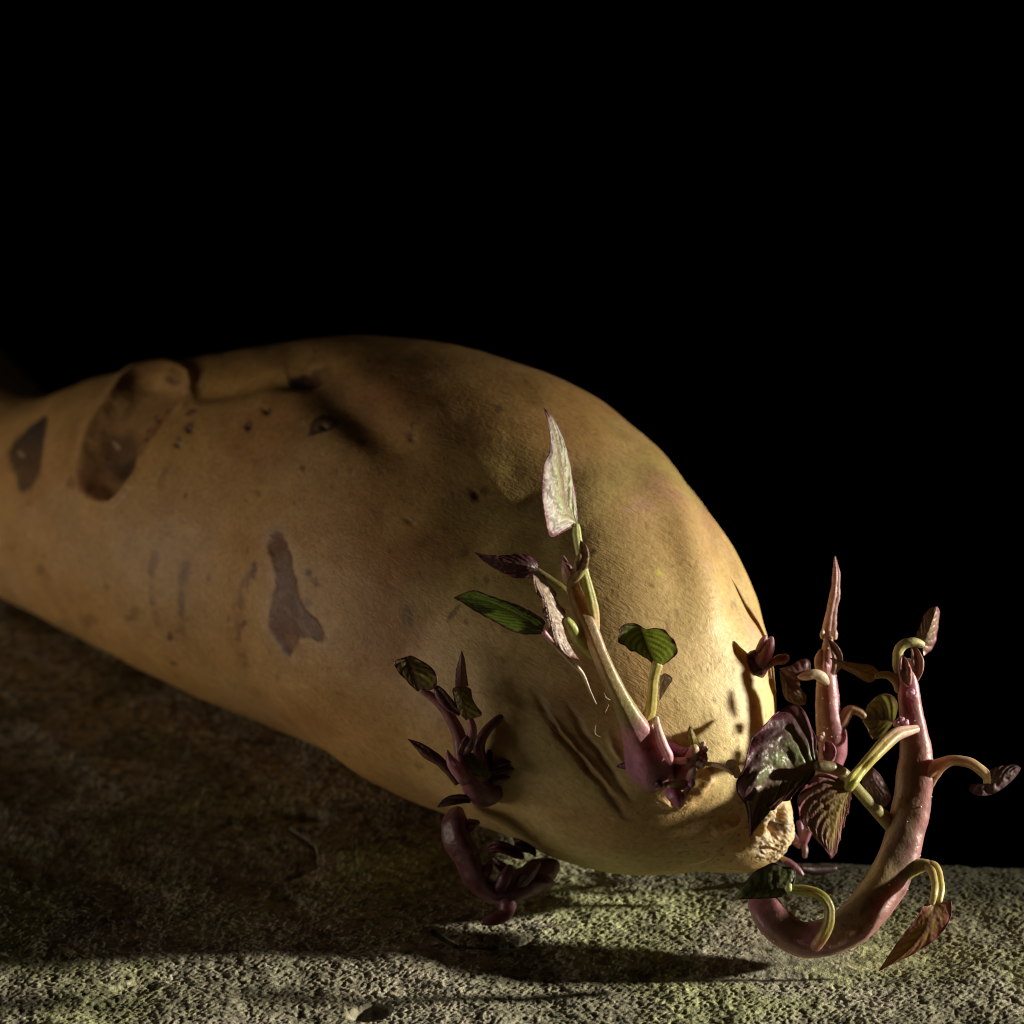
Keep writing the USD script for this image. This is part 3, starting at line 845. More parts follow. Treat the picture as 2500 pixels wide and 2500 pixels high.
# ---- tall shoot in the middle of the nose
W = surf(1580, 1850) - 0.001
A = stem('shoot', POTATO, [(1592, 1895, -5, 44), (1586, 1862, -1, 57), (1566, 1802, 2.5, 45), (1539, 1752, 5.5, 29), (1512, 1700, 7.5, 23), (1488, 1650, 9, 21), (1462, 1590, 9.5, 20), (1439, 1530, 10, 20), (1421, 1492, 9.5, 21), (1405, 1450, 10, 19), (1398, 1418, 10.5, 15), (1400, 1402, 11, 9)], W,
         [(0, PINK), (0.18, (0.42, 0.17, 0.26)), (0.3, (0.40, 0.18, 0.2)), (0.38, (0.23, 0.20, 0.075)), (0.6, (0.28, 0.22, 0.10)), (0.75, (0.36, 0.25, 0.14)), (1, (0.31, 0.25, 0.10))], ribs=5, rib_depth=0.05, dots=0, n=36,
         label='tallest shoot on the nose with a pale upright leaf at its top',
         more=[([(1602, 1754, 4, 7), (1606, 1780, 5, 10), (1617, 1815, 5, 13), (1630, 1842, 4.5, 13), (1638, 1864, 4, 5)], [(0, (0.6, 0.5, 0.4)), (0.5, (0.55, 0.25, 0.27)), (1, (0.5, 0.2, 0.25))], dict(groove_depth=0.3)),
               ([(1500, 1870, -3, 8), (1530, 1868, -2, 12), (1570, 1872, -1, 20)], [(0, DPUR), (1, PURP)], {})])
stem('petiole', A, [(1452, 1535, 9, 12), (1448, 1494, 10, 15), (1437, 1440, 11, 13), (1425, 1390, 11, 11), (1414, 1340, 11, 11), (1408, 1302, 11, 11), (1407, 1283, 11, 8)], W, [(0, TAN), (0.3, YGRN), (1, (0.42, 0.44, 0.13))], groove_depth=0.2)
leaf(A, W - 0.011, c3((987, 905, -1), (925, 790, -.4), (898, 640, 0), (880, 480, 0), (848, 320, 0), (765, 126, 0)),
     c3((985, 915), (900, 958, 2), (815, 997, 4.5), (770, 860, 5.5), (758, 700, 5.5), (757, 520, 5), (812, 430, 3), (805, 300, 1.8), (765, 126, 0)),
     c3((1000, 895, -1.5), (985, 780, -3.5), (958, 600, -4.5), (910, 390, -3.5), (862, 255, -2), (800, 155, -.3), (765, 126, 0)),
     (0.84, 0.76, 0.68), (0.40, 0.19, 0.17), (0.36, 0.10, 0.14), (0.50, 0.50, 0.18), nv=5, slant=0.55, relief=0.55, spark=0.15, inner=(0.70, 0.82, 0.34), label='large pale folded leaf with a pink rim, pointing up', vw=0.075)
stem('petiole', A, c3((930, 1385, 6, 11), (870, 1335, 5.5, 12), (800, 1285, 5, 11), (725, 1225, 5, 8)), W, [(0, (0.13, 0.14, 0.03)), (1, (0.10, 0.08, 0.03))])
leaf(A, W - 0.006, c3((725, 1215), (640, 1190, 1.5), (520, 1170, 1.6), (420, 1145, 1), (300, 1098, 0)), c3((728, 1190), (690, 1135, 0), (600, 1110, 0), (500, 1120, 0), (400, 1118, 0), (300, 1098, 0)),
     c3((722, 1228), (690, 1252, 0), (600, 1275, 0), (500, 1240, 0), (390, 1180, 0), (300, 1098, 0)), (0.085, 0.035, 0.04), (0.13, 0.06, 0.05), MAG, DT, nv=8, relief=0.4, label='dark purple pointed leaf with a magenta tip')
stem('petiole', A, c3((768, 1640, 6, 7), (845, 1728, 5, 6), (960, 1845, 4, 6)) + c9((600, 150, 3, 5), (670, 310, 2, 3), (720, 415, 1, 2)), W, [(0, PINK), (0.3, TAN), (1, (0.3, 0.2, 0.12))], n=14)
leaf(A, W - 0.006, c3((765, 1640), (660, 1560, 1), (520, 1490, 1.2), (360, 1430, 1), (160, 1405, 0)), c3((770, 1600), (780, 1575, 1), (700, 1508, 1.6), (600, 1458, 1.8), (480, 1418, 1.8), (370, 1380, 1.5), (300, 1355, 1), (220, 1378, .5), (160, 1405, 0)),
     c3((750, 1650), (640, 1652, 0), (540, 1622, -.5), (430, 1562, -.5), (300, 1492, -.3), (220, 1440, 0), (160, 1405, 0)), (0.085, 0.105, 0.025), (0.055, 0.04, 0.018), (0.10, 0.05, 0.04), (0.13, 0.19, 0.02), nv=11, slant=0.5, relief=0.35, left_col=(0.055, 0.035, 0.04), label='green underside of a leaf folded along its dark upper rim')
stem('petiole', A, c3((1105, 1790, 5, 14), (1050, 1725, 8, 17), (990, 1660, 10, 17), (950, 1600, 11, 15), (922, 1560, 11.5, 10)), W, [(0, OLIVE), (0.3, (0.24, 0.27, 0.05)), (1, (0.36, 0.38, 0.1))])
leaf(A, W - 0.0125, c3((690, 1222), (760, 1330, .6), (815, 1460, 1), (870, 1600, 1), (930, 1730, .5), (1005, 1825, 0)), c3((690, 1222), (695, 1320, 2), (745, 1400, 2.5), (775, 1530, 2.5), (828, 1680, 2.5), (890, 1770, 1.5), (1005, 1825, 0)),
     c3((690, 1222), (755, 1258, -1), (830, 1360, -2), (865, 1460, -2.5), (928, 1555, -3), (905, 1640, -2), (945, 1740, -1), (1005, 1825, 0)), (0.64, 0.5, 0.42), (0.42, 0.27, 0.2), (0.40, 0.2, 0.16), (0.25, 0.16, 0.06), nv=7, slant=0.6, relief=0.45, ruffle=0.6, inner=(0.46, 0.36, 0.22), label='narrow curled bright leaf hanging in front of its stalk')
leaf(A, W - 0.012, c3((1000, 1260), (1020, 1180, 1), (1035, 1120, 1), (1012, 1020, 0)), c3((960, 1215), (975, 1140, 0), (1018, 1090, 0), (1012, 1020, 0)), c3((1040, 1240), (1066, 1175, 0), (1060, 1095, 0), (1012, 1020, 0)), (0.42, 0.30, 0.14), (0.34, 0.12, 0.13), MAG, (0.2, 0.16, 0.03), nv=5, cup=0.8, nt=36, label='tiny curled leaf at the crook of the stem')
stem('petiole', A, c3((950, 1350, 10, 12), (960, 1300, 11, 12), (1000, 1250, 12, 11), (1035, 1215, 12, 9)), W, [(0, TAN), (1, (0.42, 0.33, 0.12))], n=16)
bract(A, W, c3((935, 1290, 9, 14), (920, 1225, 10, 13), (912, 1180, 10, 9), (898, 1125, 10, 2)), [(0, (0.25, 0.2, 0.07)), (0.5, (0.42, 0.25, 0.2)), (1, MAG)])
bract(A, W, c3((962, 1262, 11, 7), (940, 1215, 11.5, 9), (915, 1175, 11.5, 6), (897, 1140, 11, 2)), [(0, TAN), (0.6, PINK), (1, MAG)])
stem('petiole', A, c5((590, 930, 3, 22), (630, 855, 3.5, 18), (658, 780, 4, 14), (668, 690, 4.5, 13), (674, 600, 5, 12), (690, 520, 5, 13), (700, 480, 5, 15)), W, [(0, (0.42, 0.26, 0.15)), (0.25, (0.38, 0.32, 0.09)), (1, (0.40, 0.36, 0.10))], groove_depth=0.15)
leaf(A, W - 0.005, c5((700, 495), (650, 400, -1.2), (615, 310, -1.5), (590, 215, -.5)), c5((680, 490), (640, 440, 0), (560, 392, .8), (480, 350, 1), (440, 310, 1), (455, 240, .8), (490, 200, .5), (545, 197, 0), (590, 215, -.5)),
     c5((720, 490), (775, 455, 1), (830, 405, 1.8), (838, 365, 1.8), (800, 300, 1.4), (755, 250, 1), (700, 230, .5), (640, 240, 0), (590, 215, -.5)), (0.10, 0.13, 0.025), (0.055, 0.03, 0.015), (0.09, 0.04, 0.035), (0.20, 0.27, 0.025), nv=7, slant=-0.55, relief=-0.4, ruffle=0.2, vw=0.13, label='fan shaped leaf showing its green underside and dark veins')
leaf(A, W - 0.0025, c5((718, 720), (735, 640), (755, 535)), c5((716, 700), (718, 620), (722, 560), (755, 535)), c5((722, 715), (755, 660), (785, 610), (806, 578), (755, 535)), (0.55, 0.46, 0.44), (0.36, 0.24, 0.24), (0.5, 0.36, 0.36), (0.3, 0.25, 0.2), nv=4, slant=-0.5, relief=0.2, nt=30, label='small pale leaf behind the green stalk')

# ---- cluster of buds at the right foot of the tall shoot
W = surf(1690, 1860) - 0.002
B2 = stem('shoot', POTATO, c8((700, 900, -2, 22), (820, 760, 1, 24), (900, 640, 3, 20), (930, 540, 4, 15), (930, 490, 4.5, 12)), W, [(0, DPUR), (0.4, PURP), (0.8, (0.4, 0.2, 0.16)), (1, TAN)], label='stubby cluster of red buds beside the foot of the tallest shoot',
          more=[(c8((930, 720, 2, 16), (1010, 640, 3, 15), (1070, 600, 4, 12)), [(0, DPUR), (1, PURP)], {}), (c8((860, 1050, 2, 10), (880, 960, 3, 13), (905, 880, 4, 12), (920, 830, 4.5, 6)), [(0, PURP), (0.6, (0.5, 0.2, 0.17)), (1, (0.6, 0.4, 0.36))], {}),
                (c8((480, 1075, 2, 8), (640, 1085, 3, 13), (800, 1060, 3, 12), (870, 1040, 3, 5)), [(0, (0.3, 0.2, 0.08)), (0.5, (0.28, 0.17, 0.08)), (1, PURP)], {})])
leaf(B2, W - 0.0045, c8((930, 490), (915, 400, .4), (890, 290, .4), (862, 145, 0)), c8((860, 480), (818, 400), (830, 250), (850, 165), (862, 145, 0)), c8((990, 485), (1022, 430), (960, 300), (900, 190), (862, 145, 0)), (0.34, 0.32, 0.04), (0.22, 0.10, 0.04), (0.30, 0.16, 0.14), (0.3, 0.3, 0.03), nv=7, slant=-0.4, relief=0.15, nt=36, label='small pointed leaf striped green and purple')
for x, y, r in [(1065, 430, 7), (1105, 510, 8), (1085, 600, 8), (1105, 670, 7), (1055, 750, 9), (1000, 720, 6)]:
    bract(B2, W - 0.004, c8((x - 45, y + 25, -1, r), (x, y, 0, r), (x + 20, y - 25, .2, r * 0.6)), [(0, PURP), (1, (0.52, 0.34, 0.32))])
bract(B2, W - 0.001, c8((500, 440, -1, 8), (560, 480, 0, 14), (680, 510, 1, 10), (820, 520, 2, 5)), [(0, (0.35, 0.1, 0.26)), (1, (0.46, 0.12, 0.16))])
bract(B2, W - 0.001, c8((590, 580, 0, 10), (700, 590, 1, 13), (840, 560, 2, 12)), [(0, DPUR), (1, PURP)])
bract(B2, W - 0.003, c8((610, 690, 0, 8), (720, 690, 1, 9), (810, 690, 1.5, 8)), [(0, (0.4, 0.16, 0.14)), (1, (0.56, 0.26, 0.22))])
bract(B2, W - 0.003, c8((560, 1160, -1, 18), (640, 1250, 1, 19), (680, 1350, 1, 12), (700, 1430, 0, 4)), [(0, PINK), (0.5, (0.36, 0.1, 0.2)), (1, (0.3, 0.1, 0.12))])
bract(B2, W - 0.003, c8((860, 1090, 0, 8), (800, 1200, 1.5, 8), (750, 1320, 1, 7), (715, 1430, 0, 3)), [(0, PURP), (1, (0.45, 0.16, 0.2))])
bract(B2, W - 0.003, c8((910, 1000, 1, 5), (890, 1060, 1.5, 9), (880, 1090, 1, 5)), [(0, (0.25, 0.1, 0.25)), (1, PURP)])
bract(B2, W - 0.003, c8((320, 1020, -1, 8), (370, 1050, 0, 11), (400, 1090, 0, 7)), [(0, (0.08, 0.05, 0.08)), (1, (0.1, 0.05, 0.08))])
stem('petiole', B2, c8((1010, 690, 0, 6), (1130, 735, 2, 6), (1230, 750, 4, 6), (1340, 770, 5, 6.5), (1450, 820, 5.5, 7), (1540, 880, 5.5, 7)), W, [(0, DPUR), (0.4, (0.5, 0.3, 0.25)), (1, (0.46, 0.30, 0.16))], n=14)
leaf(B2, W - 0.006, c8((1500, 850), (1560, 800), (1600, 760)), c8((1460, 830), (1430, 740), (1470, 680), (1550, 670), (1600, 760)), c8((1540, 880), (1590, 965), (1665, 910), (1640, 800), (1600, 760)), (0.58, 0.44, 0.34), (0.34, 0.2, 0.14), (0.5, 0.3, 0.3), (0.3, 0.2, 0.1), nv=5, slant=-0.6, relief=0.25, nt=30, label='tiny pleated pale leaf on a stalk to the right')

# ---- purple shoot at the lower left of the nose
W = surf(1180, 1925) - 0.002
B = stem('shoot', POTATO, c4((760, 980, -5, 36), (690, 1050, 0, 36), (620, 1010, 4, 30), (570, 920, 6, 22), (550, 820, 7, 19), (535, 720, 7.5, 17), (500, 640, 8, 15), (450, 560, 8, 13), (380, 490, 8, 11), (315, 450, 8, 8)), W,
         [(0, DPUR), (0.2, (0.20, 0.08, 0.10)), (0.4, (0.26, 0.1, 0.13)), (0.7, (0.2, 0.09, 0.09)), (1, (0.3, 0.13, 0.13))], label='small purple shoot on the shaded side of the nose')
leaf(B, W - 0.008, c4((300, 455), (255, 350, 1), (225, 250, .5)), c4((285, 452), (220, 385, .5), (160, 310, 1), (148, 272, 1), (185, 262, .7), (225, 250, .5)), c4((320, 445), (400, 415, 2), (404, 375, 2), (380, 325, 1.5), (300, 268, .8), (245, 243, .6), (225, 250, .5)), (0.19, 0.15, 0.05), (0.12, 0.05, 0.035), (0.16, 0.06, 0.07), (0.2, 0.2, 0.03), nv=5, slant=-0.4, relief=0.25, nt=40, label='fan shaped leaf with dark veins at the end of its stalk')
leaf(B, W - 0.009, c4((540, 590), (480, 540, .5), (440, 480, .8), (390, 415, 0)), c4((530, 600), (450, 555), (400, 500), (385, 440), (390, 415, 0)), c4((548, 580), (520, 535), (470, 475), (425, 430), (390, 415, 0)), (0.34, 0.2, 0.22), (0.25, 0.1, 0.12), (0.36, 0.13, 0.18), DT, nv=5, cup=0.6, nt=36)
leaf(B, W - 0.007, c4((548, 430), (545, 350, .6), (548, 215, 0)), c4((512, 425), (514, 350), (535, 260), (548, 215, 0)), c4((588, 425), (576, 340), (565, 260), (548, 215, 0)), (0.58, 0.38, 0.36), (0.40, 0.22, 0.22), (0.46, 0.12, 0.2), (0.3, 0.16, 0.1), nv=7, slant=0.5, relief=0.2, nt=36, label='small pale upright leaf with a pink tip')
leaf(B, W - 0.0095, c4((575, 625), (560, 550, .6), (545, 490, .8), (535, 425, 0)), c4((550, 600), (510, 520), (495, 440), (535, 425, 0)), c4((615, 612), (668, 585, 1), (635, 540, .8), (610, 490, .5), (602, 440, 0), (535, 425, 0)), (0.26, 0.24, 0.05), (0.15, 0.07, 0.03), (0.28, 0.07, 0.10), (0.25, 0.25, 0.03), nv=5, slant=-0.3, relief=0.25, nt=40, label='green leaf striped with dark veins, its margin red')
stem('petiole', B, c4((570, 800, 6, 14), (600, 740, 8, 13), (612, 680, 9, 11), (600, 625, 9.5, 9)), W, [(0, PURP), (1, (0.36, 0.13, 0.17))], n=16)
leaf(B, W - 0.0085, c4((545, 835), (570, 780, .6), (610, 705, 0)), c4((522, 820), (540, 760), (575, 715), (610, 705, 0)), c4((585, 830), (615, 790), (618, 730), (610, 705, 0)), (0.32, 0.12, 0.13), (0.42, 0.22, 0.2), (0.3, 0.1, 0.13), DT, nv=6, cup=0.7, relief=0.25, nt=30)
leaf(B, W - 0.0085, c4((590, 815), (640, 890, .5), (700, 975, 0)), c4((555, 830), (580, 890), (630, 960), (660, 990), (700, 975, 0)), c4((615, 815), (650, 860), (690, 890), (725, 945), (700, 975, 0)), (0.20, 0.18, 0.04), (0.13, 0.07, 0.03), (0.2, 0.1, 0.05), (0.2, 0.2, 0.03), nv=5, slant=-0.3, relief=0.2, nt=32)
leaf(B, W - 0.006, c4((530, 1000), (440, 870, 1), (360, 815, 1), (300, 775, .5), (230, 735, 0)), c4((510, 1010), (430, 915), (390, 880), (330, 848), (275, 785), (230, 735, 0)), c4((560, 990), (490, 930), (440, 865), (370, 798), (300, 755), (230, 735, 0)), (0.20, 0.10, 0.07), (0.13, 0.05, 0.05), (0.14, 0.05, 0.05), DT, nv=7, cup=0.5, relief=0.22, label='narrow brown leaf pointing left')
bract(B, W, c4((565, 970, 7, 17), (530, 925, 9, 17), (495, 880, 9.5, 14), (475, 840, 9.5, 9), (465, 802, 9.5, 2)), [(0, PURP), (0.5, (0.45, 0.2, 0.25)), (1, MAG)])
leaf(B, W - 0.004, c4((600, 1095), (520, 1090, .6), (405, 1137, 0)), c4((600, 1075), (545, 1060), (480, 1072), (405, 1137, 0)), c4((600, 1112), (500, 1120), (440, 1133), (405, 1137, 0)), (0.13, 0.07, 0.06), (0.1, 0.04, 0.04), (0.1, 0.04, 0.04), DT, nv=5, cup=0.8, nt=36)
stem('petiole', B, c4((680, 900, 2, 18), (650, 780, 4, 15), (690, 690, 5, 12), (760, 620, 5, 10), (800, 590, 5, 8)), W, [(0, DPUR), (1, (0.12, 0.06, 0.05))], n=16)
leaf(B, W - 0.005, c4((770, 600), (840, 560, .6), (920, 530, 0)), c4((790, 580), (830, 545), (865, 522), (920, 530, 0)), c4((780, 612), (840, 600), (890, 565), (920, 530, 0)), (0.10, 0.05, 0.06), (0.09, 0.04, 0.05), (0.1, 0.05, 0.06), DT, nv=5, relief=0.4, nt=30)
leaf(B, W - 0.001, c4((720, 900), (760, 820, 1), (800, 740, 0)), c4((680, 880), (690, 780), (740, 720), (800, 740, 0)), c4((770, 890), (815, 840), (825, 780), (800, 740, 0)), (0.10, 0.02, 0.025), (0.1, 0.03, 0.03), (0.1, 0.03, 0.03), DT, nv=4, cup=0.8, nt=30)
for a in [((700, 960), (780, 930), (850, 912)), ((690, 1000), (770, 975), (830, 960)), ((720, 930), (790, 880), (845, 870))]:
    bract(B, W, c4(*[(x, y, k, r) for (x, y), k, r in zip(a, (1, 3, 3.5), (13, 11, 4))]), [(0, DPUR), (1, (0.10, 0.025, 0.035))])

# ---- thick purple shoot underneath, propping the potato on the stone
W = float(ground_w(1200, 2180, 0.006))
G = stem('shoot', POTATO, c4((520, 1175, 1, 22), (515, 1230, 2, 33), (525, 1310, 2.5, 37), (570, 1400, 2.5, 34), (610, 1490, 2, 32), (660, 1580, 1, 30), (740, 1640, 0, 28), (830, 1640, -.5, 30), (930, 1580, -2, 40), (1010, 1530, -5, 38), (1060, 1500, -9, 30)), W,
         [(0, (0.11, 0.04, 0.05)), (0.3, (0.13, 0.047, 0.057)), (0.6, (0.11, 0.04, 0.052)), (0.8, (0.13, 0.055, 0.062)), (1, (0.1, 0.04, 0.03))], label='thick bent purple shoot propping the potato from below', n=32, lump=0.16, ribs=3, rib_depth=0.10,
         more=[(c4((790, 1650, 0, 26), (820, 1710, .5, 22), (800, 1770, 1, 18), (730, 1800, 2, 15), (675, 1815, 2.5, 8)), [(0, PURP), (0.5, (0.12, 0.045, 0.06)), (1, (0.10, 0.04, 0.05))], {})])
for a in [((760, 1640, 0, 14), (800, 1560, 3, 17), (830, 1490, 3, 9)), ((880, 1620, 0, 15), (930, 1540, 2, 18), (1000, 1470, 0, 8)), ((640, 1560, 1, 12), (690, 1520, 3, 14), (720, 1450, 2, 6)), ((950, 1590, -2, 14), (1020, 1570, 0, 15), (1095, 1590, -2, 5)), ((560, 1290, 2, 14), (600, 1240, 3, 16), (640, 1230, 2, 8))]:
    bract(G, W, c4(*a), [(0, (0.08, 0.03, 0.037)), (1, (0.13, 0.045, 0.065))])
for a in [((700, 1390, -6), (770, 1370, -4), (850, 1400, -4), (920, 1440, -6)), ((730, 1450, -4), (780, 1490, -3), (850, 1540, -3), (940, 1500, -5)), ((860, 1350, -7), (930, 1370, -6), (985, 1430, -7))]:
    leaf(G, W, c4(*a), c4(*[(x - 10, y - 34, d - 1) for x, y, d in a[:-1]], a[-1]), c4(*[(x + 5, y + 36, d) for x, y, d in a[:-1]], a[-1]), (0.12, 0.025, 0.035), (0.09, 0.03, 0.03), (0.15, 0.04, 0.06), DT, nv=5, cup=1.0, nt=30)

# ---- right front shoot: runs along the stone, then turns up
zf = lambda px, py, z: float(ground_w(px, py, z))
W = zf(1960, 2312, 0.0036)
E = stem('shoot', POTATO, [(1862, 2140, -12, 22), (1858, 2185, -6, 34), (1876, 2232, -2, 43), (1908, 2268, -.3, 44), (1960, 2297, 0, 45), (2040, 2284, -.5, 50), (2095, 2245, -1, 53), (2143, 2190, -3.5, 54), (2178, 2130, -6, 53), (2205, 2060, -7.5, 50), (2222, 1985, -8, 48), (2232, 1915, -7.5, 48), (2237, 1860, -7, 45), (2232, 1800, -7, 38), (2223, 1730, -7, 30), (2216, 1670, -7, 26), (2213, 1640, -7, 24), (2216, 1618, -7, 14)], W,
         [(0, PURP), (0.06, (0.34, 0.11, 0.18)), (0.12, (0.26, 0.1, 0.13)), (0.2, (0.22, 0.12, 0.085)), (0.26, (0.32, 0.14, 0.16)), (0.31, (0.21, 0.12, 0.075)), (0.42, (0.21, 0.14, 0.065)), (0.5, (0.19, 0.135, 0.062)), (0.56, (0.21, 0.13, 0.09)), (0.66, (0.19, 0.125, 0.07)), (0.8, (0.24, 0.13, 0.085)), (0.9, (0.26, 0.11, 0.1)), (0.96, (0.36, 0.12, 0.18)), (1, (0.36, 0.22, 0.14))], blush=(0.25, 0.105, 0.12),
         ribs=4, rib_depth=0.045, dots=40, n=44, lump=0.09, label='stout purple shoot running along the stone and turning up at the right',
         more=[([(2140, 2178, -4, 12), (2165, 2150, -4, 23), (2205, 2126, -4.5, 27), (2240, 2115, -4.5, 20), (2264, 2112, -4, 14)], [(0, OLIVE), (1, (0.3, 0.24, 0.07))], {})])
ED = DT
# leaf stalk and big dark leaf over the nose
stem('petiole', E, c6((1190, 1900, -12, 20), (1115, 1850, -9.5, 21), (1045, 1785, -6.5, 18), (960, 1700, -2.5, 15), (880, 1610, 1.5, 14), (800, 1520, 5.5, 15), (720, 1478, 8, 15), (640, 1470, 9, 14)), W, [(0, (0.25, 0.2, 0.09)), (0.5, (0.17, 0.16, 0.05)), (1, (0.12, 0.09, 0.04))])
leaf(E, W - 0.008, c6((620, 1475, -1.5), (530, 1500, -.6), (440, 1525, .5), (340, 1570, 1.8), (270, 1660, 2.5), (225, 1790, 2.5), (208, 1915, 2)),
     c6((640, 1450, -1.6), (628, 1360, -3), (618, 1270, -5), (575, 1180, -6.5), (520, 1112, -7.5), (470, 1074, -8), (400, 1122, -6), (325, 1175, -3.5), (270, 1240, -1), (222, 1320, 1), (172, 1400, 3), (165, 1480, 3.5), (138, 1570, 4.5), (132, 1640, 4.5), (170, 1720, 4), (196, 1810, 3), (208, 1915, 2)),
     c6((625, 1490, -1.5), (560, 1545, -2), (520, 1600, -2), (480, 1635, -1.6), (420, 1690, -1), (350, 1728, 0), (290, 1775, .8), (245, 1840, 1.5), (208, 1915, 2)),
     (0.08, 0.035, 0.045), (0.19, 0.10, 0.09), (0.15, 0.045, 0.07), (0.07, 0.05, 0.015), inner=(0.19, 0.25, 0.085), nv=6, slant=0.5, relief=0.75, ruffle=0.7, cup=1.0, vw=0.08, nt=90, nu=30, rim=0.14, label='largest leaf, dark purple and green, lying over the potato tip')
stem('petiole', E, c6((1255, 1235, -3.8, 10), (1190, 1250, -2, 14), (1120, 1275, 1, 17), (1050, 1335, 4, 18), (980, 1410, 7, 16), (900, 1500, 8.5, 15), (850, 1565, 11, 17), (830, 1600, 11, 14)), W, [(0, (0.5, 0.33, 0.24)), (0.2, (0.46, 0.3, 0.22)), (0.5, (0.33, 0.25, 0.07)), (1, (0.36, 0.36, 0.08))], groove_depth=0.3)
leaf(E, W - 0.011, c7((905, 205), (850, 300, .5), (810, 400, .8), (785, 530, .5), (770, 682, 0)),
     c7((890, 190), (840, 150, 0), (760, 115, .5), (690, 108, 1), (640, 145, 1.2), (555, 255, 1.5), (545, 330, 1.8), (570, 420, 1.8), (620, 490, 1.5), (680, 560, 1), (735, 620, .5), (770, 682, 0)),
     c7((915, 215), (888, 290, -2), (860, 390, -3), (830, 480, -3), (815, 560, -2), (800, 640, -1), (770, 682, 0)),
     (0.27, 0.12, 0.12), (0.28, 0.2, 0.06), (0.36, 0.12, 0.14), (0.18, 0.12, 0.03), inner=(0.34, 0.22, 0.10), nv=7, slant=0.75, relief=0.55, ruffle=0.5, vw=0.10, nt=70, nu=22, label='pleated purple leaf hanging from a green stalk in front of the stem')
leaf(E, W + 0.002, c6((915, 1590), (970, 1590, .5), (1030, 1650, .5), (1060, 1725, 0)), c6((910, 1560), (930, 1500), (965, 1475), (1025, 1525), (1060, 1580), (1095, 1665), (1060, 1725, 0)), c6((915, 1600), (950, 1650), (1000, 1700), (1060, 1725, 0)), (0.30, 0.2, 0.2), (0.22, 0.12, 0.13), (0.24, 0.1, 0.13), DT, nv=5, relief=0.4, nt=40, label='small grey purple leaf just left of the stem')
# leaf reaching left from the stem near its top
stem('petiole', E, c6((1150, 985, 1, 13), (1110, 915, 1.5, 12), (1060, 895, 1.5, 9), (1005, 900, 1.5, 8)), W + 0.008, [(0, (0.3, 0.2, 0.1)), (1, (0.28, 0.22, 0.08))])
leaf(E, W + 0.0065, c6((1012, 905), (940, 885, .6), (850, 850, .6), (710, 788, 0)), c6((1018, 880), (1000, 855, .5), (960, 832, .8), (880, 822, .8), (800, 808, .4), (710, 788, 0)), c6((1000, 920), (960, 945, -.5), (930, 935, -.5), (860, 892, -.4), (780, 850, -.2), (710, 788, 0)), (0.30, 0.15, 0.06), (0.24, 0.14, 0.05), (0.34, 0.1, 0.14), (0.25, 0.14, 0.03), nv=7, slant=-0.2, relief=0.18, label='brown leaf pointing left between the two right shoots')
# crook and leaf at the very top
stem('petiole', E, c6((1165, 900, 1, 14), (1140, 830, 1.5, 14), (1140, 755, 2, 13), (1175, 705, 2, 13), (1235, 690, 2, 12), (1290, 705, 1.5, 9)), W + 0.008, [(0, BROWN), (0.3, (0.42, 0.36, 0.13)), (1, (0.50, 0.46, 0.22))])
leaf(E, W + 0.0065, c6((1290, 700), (1330, 620, .8), (1360, 540, .8), (1385, 466, 0)), c6((1240, 672), (1275, 600), (1310, 510), (1345, 475), (1385, 466, 0)), c6((1300, 775), (1340, 745, -1), (1372, 700, -1.2), (1390, 600, -1), (1402, 500, -.5), (1385, 466, 0)), (0.42, 0.26, 0.20), (0.32, 0.17, 0.14), (0.40, 0.12, 0.16), (0.3, 0.2, 0.06), inner=(0.44, 0.36, 0.18), nv=6, relief=0.25, nt=44, label='folded leaf at the very top of the right shoot')
leaf(E, W + 0.0065, c6((1240, 945), (1265, 850, .8), (1255, 770, .6), (1217, 700, 0)), c6((1215, 920), (1222, 850), (1225, 780), (1217, 700, 0)), c6((1270, 930), (1295, 860), (1298, 810), (1270, 760), (1217, 700, 0)), (0.52, 0.30, 0.20), (0.56, 0.36, 0.26), (0.4, 0.12, 0.2), (0.3, 0.12, 0.06), nv=4, cup=0.9, nt=36, name='bud')
leaf(E, W + 0.003, c6((1205, 970), (1185, 900, .8), (1180, 840, .6), (1168, 770, 0)), c6((1175, 960), (1145, 890), (1140, 830), (1168, 770, 0)), c6((1225, 950), (1228, 880), (1200, 820), (1168, 770, 0)), (0.56, 0.26, 0.26), (0.60, 0.36, 0.32), (0.45, 0.1, 0.22), (0.3, 0.12, 0.06), nv=4, cup=0.9, nt=36, name='bud')
for x, y, r in [(1225, 1005, 11), (1245, 1030, 8), (1140, 1195, 9), (1165, 1180, 8), (1190, 1195, 9), (1150, 1175, 6)]:
    bract(E, W + 0.0035, c6((x - 10, y + 12, 0, r), (x, y, .5, r), (x + 6, y - 10, .6, r * .6)), [(0, (0.36, 0.1, 0.2)), (1, (0.42, 0.18, 0.26))])
